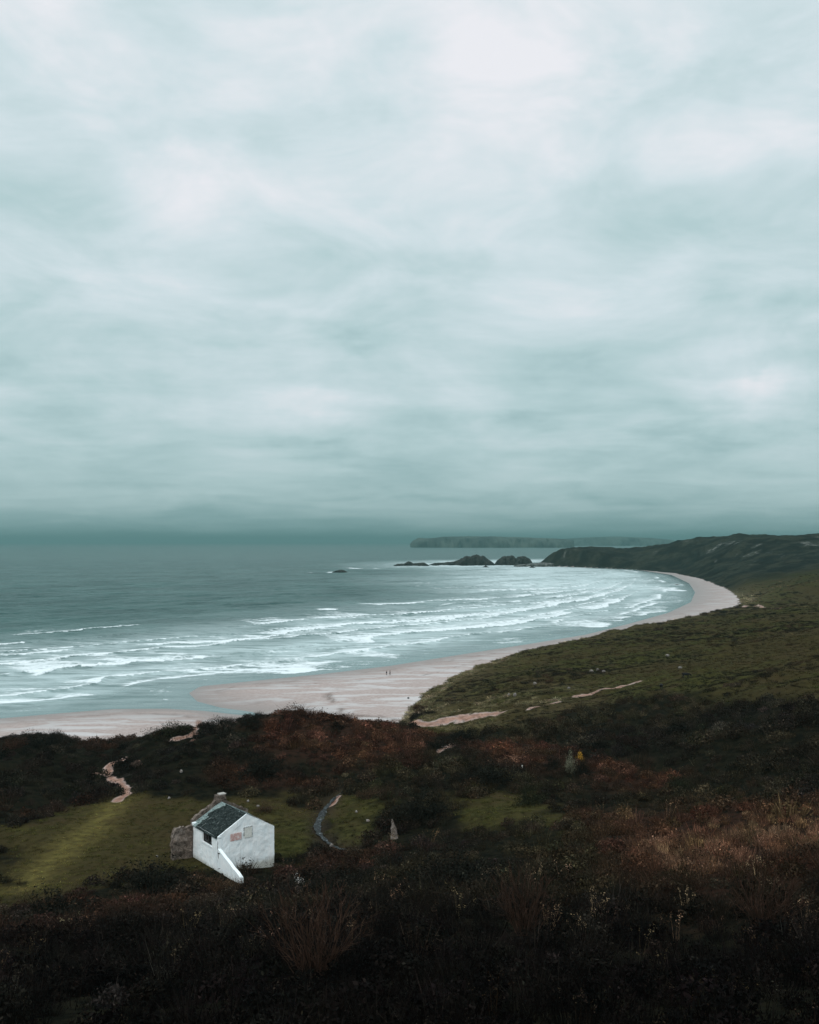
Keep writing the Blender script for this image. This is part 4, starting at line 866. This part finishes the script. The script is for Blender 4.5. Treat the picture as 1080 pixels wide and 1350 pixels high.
for i, (u, v, w_, h, lb) in enumerate([(223, 1053, 4, 3, 'small pale stone in the green field behind the ruined wall'), (327, 1057, 4, 3, 'small white stone on the grass behind the hut, left of another'), (340, 1063.5, 4.5, 3, 'small white stone on the grass behind the hut, nearer its right wall'),
      (207, 1130, 3.5, 3, 'small pale stone on the grass left of the ruined wall'), (239, 1018, 5, 4, 'white stone on the scrubby slope between path and hut'), (485, 1083, 5, 4, 'white stone on the rough bank right of the stream'),
      (437, 1118, 6, 8, 'largest pale stone, beside the lower end of the stream'), (470, 1071, 4, 3, 'pale stone on the grass beside the upper stream'), (897, 881, 5.5, 3, 'white stone on the right hill just left of the black cow'),
      (671, 917, 4, 4, 'left of two close white stones on the dune hill'), (679, 917.5, 5, 5, 'right of two close white stones on the dune hill'), (705, 902, 5, 4, 'pale stone on the dune hill above the two close ones'),
      (780, 886, 7, 4, 'left of three pale stones in a row high on the hill'), (788, 884, 5, 4, 'middle of three pale stones in a row high on the hill'), (796, 886.5, 5, 4, 'right of three pale stones in a row high on the hill'),
      (750, 908, 4, 3, 'pale stone on the hill just above the upper sand track'), (880, 865, 6, 3, 'pale stone farthest up the right hill'), (704, 1005, 4, 3.5, 'white stone in the dark hollow left of the pale grey bush')]):
    stone('stone', u, v, w_, h, lb, 'stone', GS, MB and m_pst, i + 1)
stone('beach_rock', 538.5, 921, 2.6, 2.2, 'single dark rock on the open sand nearest the dune edge', 'rock', None, m_rock, 31)
stone('beach_rock', 893, 771.5, 9, 1.6, 'low dark rock awash at the far end of the beach', 'rock', None, m_rock, 32)

# ------------------------------------------------------------------ cattle and walkers
def skin(name, joints, bones, mat, parent, sub=2, root=None):
    names = list(joints); me = bpy.data.meshes.new(name); me.from_pydata([joints[k][0] for k in names], [(names.index(a), names.index(b_)) for a, b_ in bones], [])
    me.materials.append(mat); o = bpy.data.objects.new(name, me); COL.objects.link(o)
    md = o.modifiers.new('skin', 'SKIN'); md.use_smooth_shade = True
    for i, k in enumerate(names):
        sv_ = me.skin_vertices[0].data[i]; r_ = joints[k][1]; sv_.radius = r_ if hasattr(r_, '__len__') else (r_, r_); sv_.use_root = (k == (root or names[0]))
    o.modifiers.new('sub', 'SUBSURF').levels = sub; o.modifiers['sub'].render_levels = sub
    if parent: o.parent = parent
    return o
def plain(name, c, r_=.85):
    m, t, b = material(name, r_, .2); co = t.n('ShaderNodeTexCoord').outputs['Object']; t.set(b.inputs['Base Color'], t.mix(t.ss(t.noise(co, 4, 4), .35, .65), tuple(q * .75 for q in c) + (1,), tuple(q * 1.15 for q in c) + (1,))); return m
m_hide = plain('black_hide', (.008, .008, .009)); m_horn = plain('pale_muzzle', (.03, .025, .022))
def cow(u, v, rz, label, scale=1.):
    p = march([(u, v)])[0]; o = empty('cow', tuple(p), label, 'cow', 'cattle on the right hill', rz); o.scale = (scale,) * 3
    J = {'hip': ((-.75, 0, 1.12), (.27, .30)), 'belly': ((-.1, 0, 1.02), (.36, .36)), 'chest': ((.5, 0, 1.05), (.31, .35)), 'neck': ((.95, 0, 1.05), (.16, .22)), 'poll': ((1.25, 0, .85), (.13, .15)), 'nose': ((1.5, 0, .48), (.09, .10)), 'rump': ((-1.0, 0, 1.18), (.16, .18)), 'tail': ((-1.12, 0, 1.05), .04), 'tailend': ((-1.16, 0, .45), .03)}
    Bn = [('hip', 'belly'), ('belly', 'chest'), ('chest', 'neck'), ('neck', 'poll'), ('poll', 'nose'), ('hip', 'rump'), ('rump', 'tail'), ('tail', 'tailend')]
    for s_ in (-1, 1):
        n_ = 'l' if s_ < 0 else 'r'
        J.update({n_ + 'sh': ((.55, .2 * s_, .85), (.13, .15)), n_ + 'kn': ((.57 + .06 * s_, .2 * s_, .42), .07), n_ + 'ft': ((.55 + .08 * s_, .2 * s_, .03), .065), n_ + 'th': ((-.75, .2 * s_, .85), (.15, .19)), n_ + 'st': ((-.66, .2 * s_, .62), .10), n_ + 'hk': ((-.88 - .05 * s_, .2 * s_, .42), .065), n_ + 'hf': ((-.82 - .05 * s_, .2 * s_, .03), .065), n_ + 'ear': ((1.17, .27 * s_, .95), .05)})
        Bn += [('chest', n_ + 'sh'), (n_ + 'sh', n_ + 'kn'), (n_ + 'kn', n_ + 'ft'), ('hip', n_ + 'th'), (n_ + 'th', n_ + 'st'), (n_ + 'st', n_ + 'hk'), (n_ + 'hk', n_ + 'hf'), ('poll', n_ + 'ear')]
    skin('body', J, Bn, m_hide, o, 2, 'hip')
cow(904.5, 894, R(8), 'black cow grazing on the right hill, side on', 1.0)
cow(872, 909, R(75), 'black cow lower on the right hill, seen end on', .95)
m_skin = plain('skin', (.42, .27, .21), .6)
def person(u, v, rz, h, label, cj, ct, stride):
    p = march([(u, v)])[0]; o = empty('person', tuple(p), label, 'person', None, rz); k = h / 1.75; o.scale = (k,) * 3
    J = {'pelvis': ((0, 0, .95), (.15, .11)), 'waist': ((0, 0, 1.1), (.14, .10)), 'chest': ((0, .01, 1.32), (.17, .115)), 'neck': ((0, .01, 1.49), .055), 'jaw': ((0, .02, 1.56), (.065, .08)), 'head': ((0, .02, 1.65), (.078, .095)), 'crown': ((0, .01, 1.72), (.05, .06)), 'nose': ((0, .125, 1.62), .014)}
    Bn = [('pelvis', 'waist'), ('waist', 'chest'), ('chest', 'neck'), ('neck', 'jaw'), ('jaw', 'head'), ('head', 'crown'), ('jaw', 'nose')]
    arms, legs = [], []
    for s_ in (-1, 1):
        n_ = 'l' if s_ < 0 else 'r'; f = stride * s_
        J.update({n_ + 'sho': ((.19 * s_, 0, 1.42), .06), n_ + 'elb': ((.24 * s_, -f * .5 - .02, 1.14), .042), n_ + 'wri': ((.24 * s_, -f * .7 + .05, .90), .028), n_ + 'palm': ((.24 * s_, -f * .72 + .07, .84), (.018, .036)),
                  n_ + 'hip': ((.09 * s_, 0, .90), .09), n_ + 'kne': ((.10 * s_, f * .7 + .04, .50), .058), n_ + 'ank': ((.10 * s_, f * 1.2 - .03, .09), .042), n_ + 'toe': ((.11 * s_, f * 1.2 + .14, .035), .035)})
        Bn += [('chest', n_ + 'sho'), (n_ + 'sho', n_ + 'elb'), (n_ + 'elb', n_ + 'wri'), (n_ + 'wri', n_ + 'palm'), ('pelvis', n_ + 'hip'), (n_ + 'hip', n_ + 'kne'), (n_ + 'kne', n_ + 'ank'), (n_ + 'ank', n_ + 'toe')]
        for q in range(4):
            J[f'{n_}f{q}'] = ((.24 * s_, -f * .72 + .045 + .02 * q, .80 - .005 * (1.5 - abs(q - 1.5))), .009); J[f'{n_}g{q}'] = ((.232 * s_, -f * .72 + .05 + .02 * q, .755 - .008 * (1.5 - abs(q - 1.5))), .008); Bn += [(n_ + 'palm', f'{n_}f{q}'), (f'{n_}f{q}', f'{n_}g{q}')]
        J[n_ + 'thu'] = ((.225 * s_, -f * .72 + .115, .815), .010); Bn.append((n_ + 'palm', n_ + 'thu'))
    skin('body', J, Bn, m_skin, o, 2, 'pelvis')
    def cloth(name, keys, grow, mat, root):
        kk = {q: (J[q][0], tuple(np.atleast_1d(J[q][1]) * [1, 1] + grow)) for q in keys}; skin(name, kk, [b_ for b_ in Bn if b_[0] in kk and b_[1] in kk], mat, o, 2, root)
    cloth('jacket', ['pelvis', 'waist', 'chest', 'lsho', 'lelb', 'lwri', 'rsho', 'relb', 'rwri'], .028, plain(cj[0], cj[1]), 'waist')
    cloth('trousers', ['pelvis', 'lhip', 'lkne', 'lank', 'rhip', 'rkne', 'rank'], .02, plain(ct[0], ct[1]), 'pelvis')
    kk = {'head': ((0, 0, 1.665), (.088, .10)), 'crown': ((0, -.01, 1.74), (.055, .06)), 'nape': ((0, -.045, 1.58), .055)}; skin('hair', kk, [('head', 'crown'), ('head', 'nape')], plain('dark_hair', (.02, .014, .010)), o, 2, 'head')
person(509.8, 890.3, R(60), 1.66, 'shorter dark clothed person walking on the sand, left of a companion', ('dark_jacket', (.010, .010, .012)), ('grey_trousers', (.10, .10, .10)), .14)
person(514.3, 890.4, R(75), 1.84, 'taller person in black coat walking on the sand, right of a companion', ('black_coat', (.006, .006, .007)), ('dark_trousers', (.07, .07, .07)), -.16)


# ------------------------------------------------------------------ air
m = bpy.data.materials.new('haze'); m.use_nodes = True; t = NT(m.node_tree)
pv = t.n('ShaderNodeVolumePrincipled'); pv.inputs['Density'].default_value = .85e-4; pv.inputs['Color'].default_value = (.245, .455, .445, 1); pv.inputs['Anisotropy'].default_value = .2
o_ = t.n('ShaderNodeOutputMaterial'); t.t.links.new(pv.outputs[0], o_.inputs['Volume'])
bm = bmesh.new(); bmesh.ops.create_cube(bm, size=1)
for vv in bm.verts: vv.co = (vv.co.x * 100000, vv.co.y * 100000, -6 if vv.co.z < 0 else 260)
hz_ = bm_obj('haze', bm, m); tag(hz_, None, None, None, 'stuff')
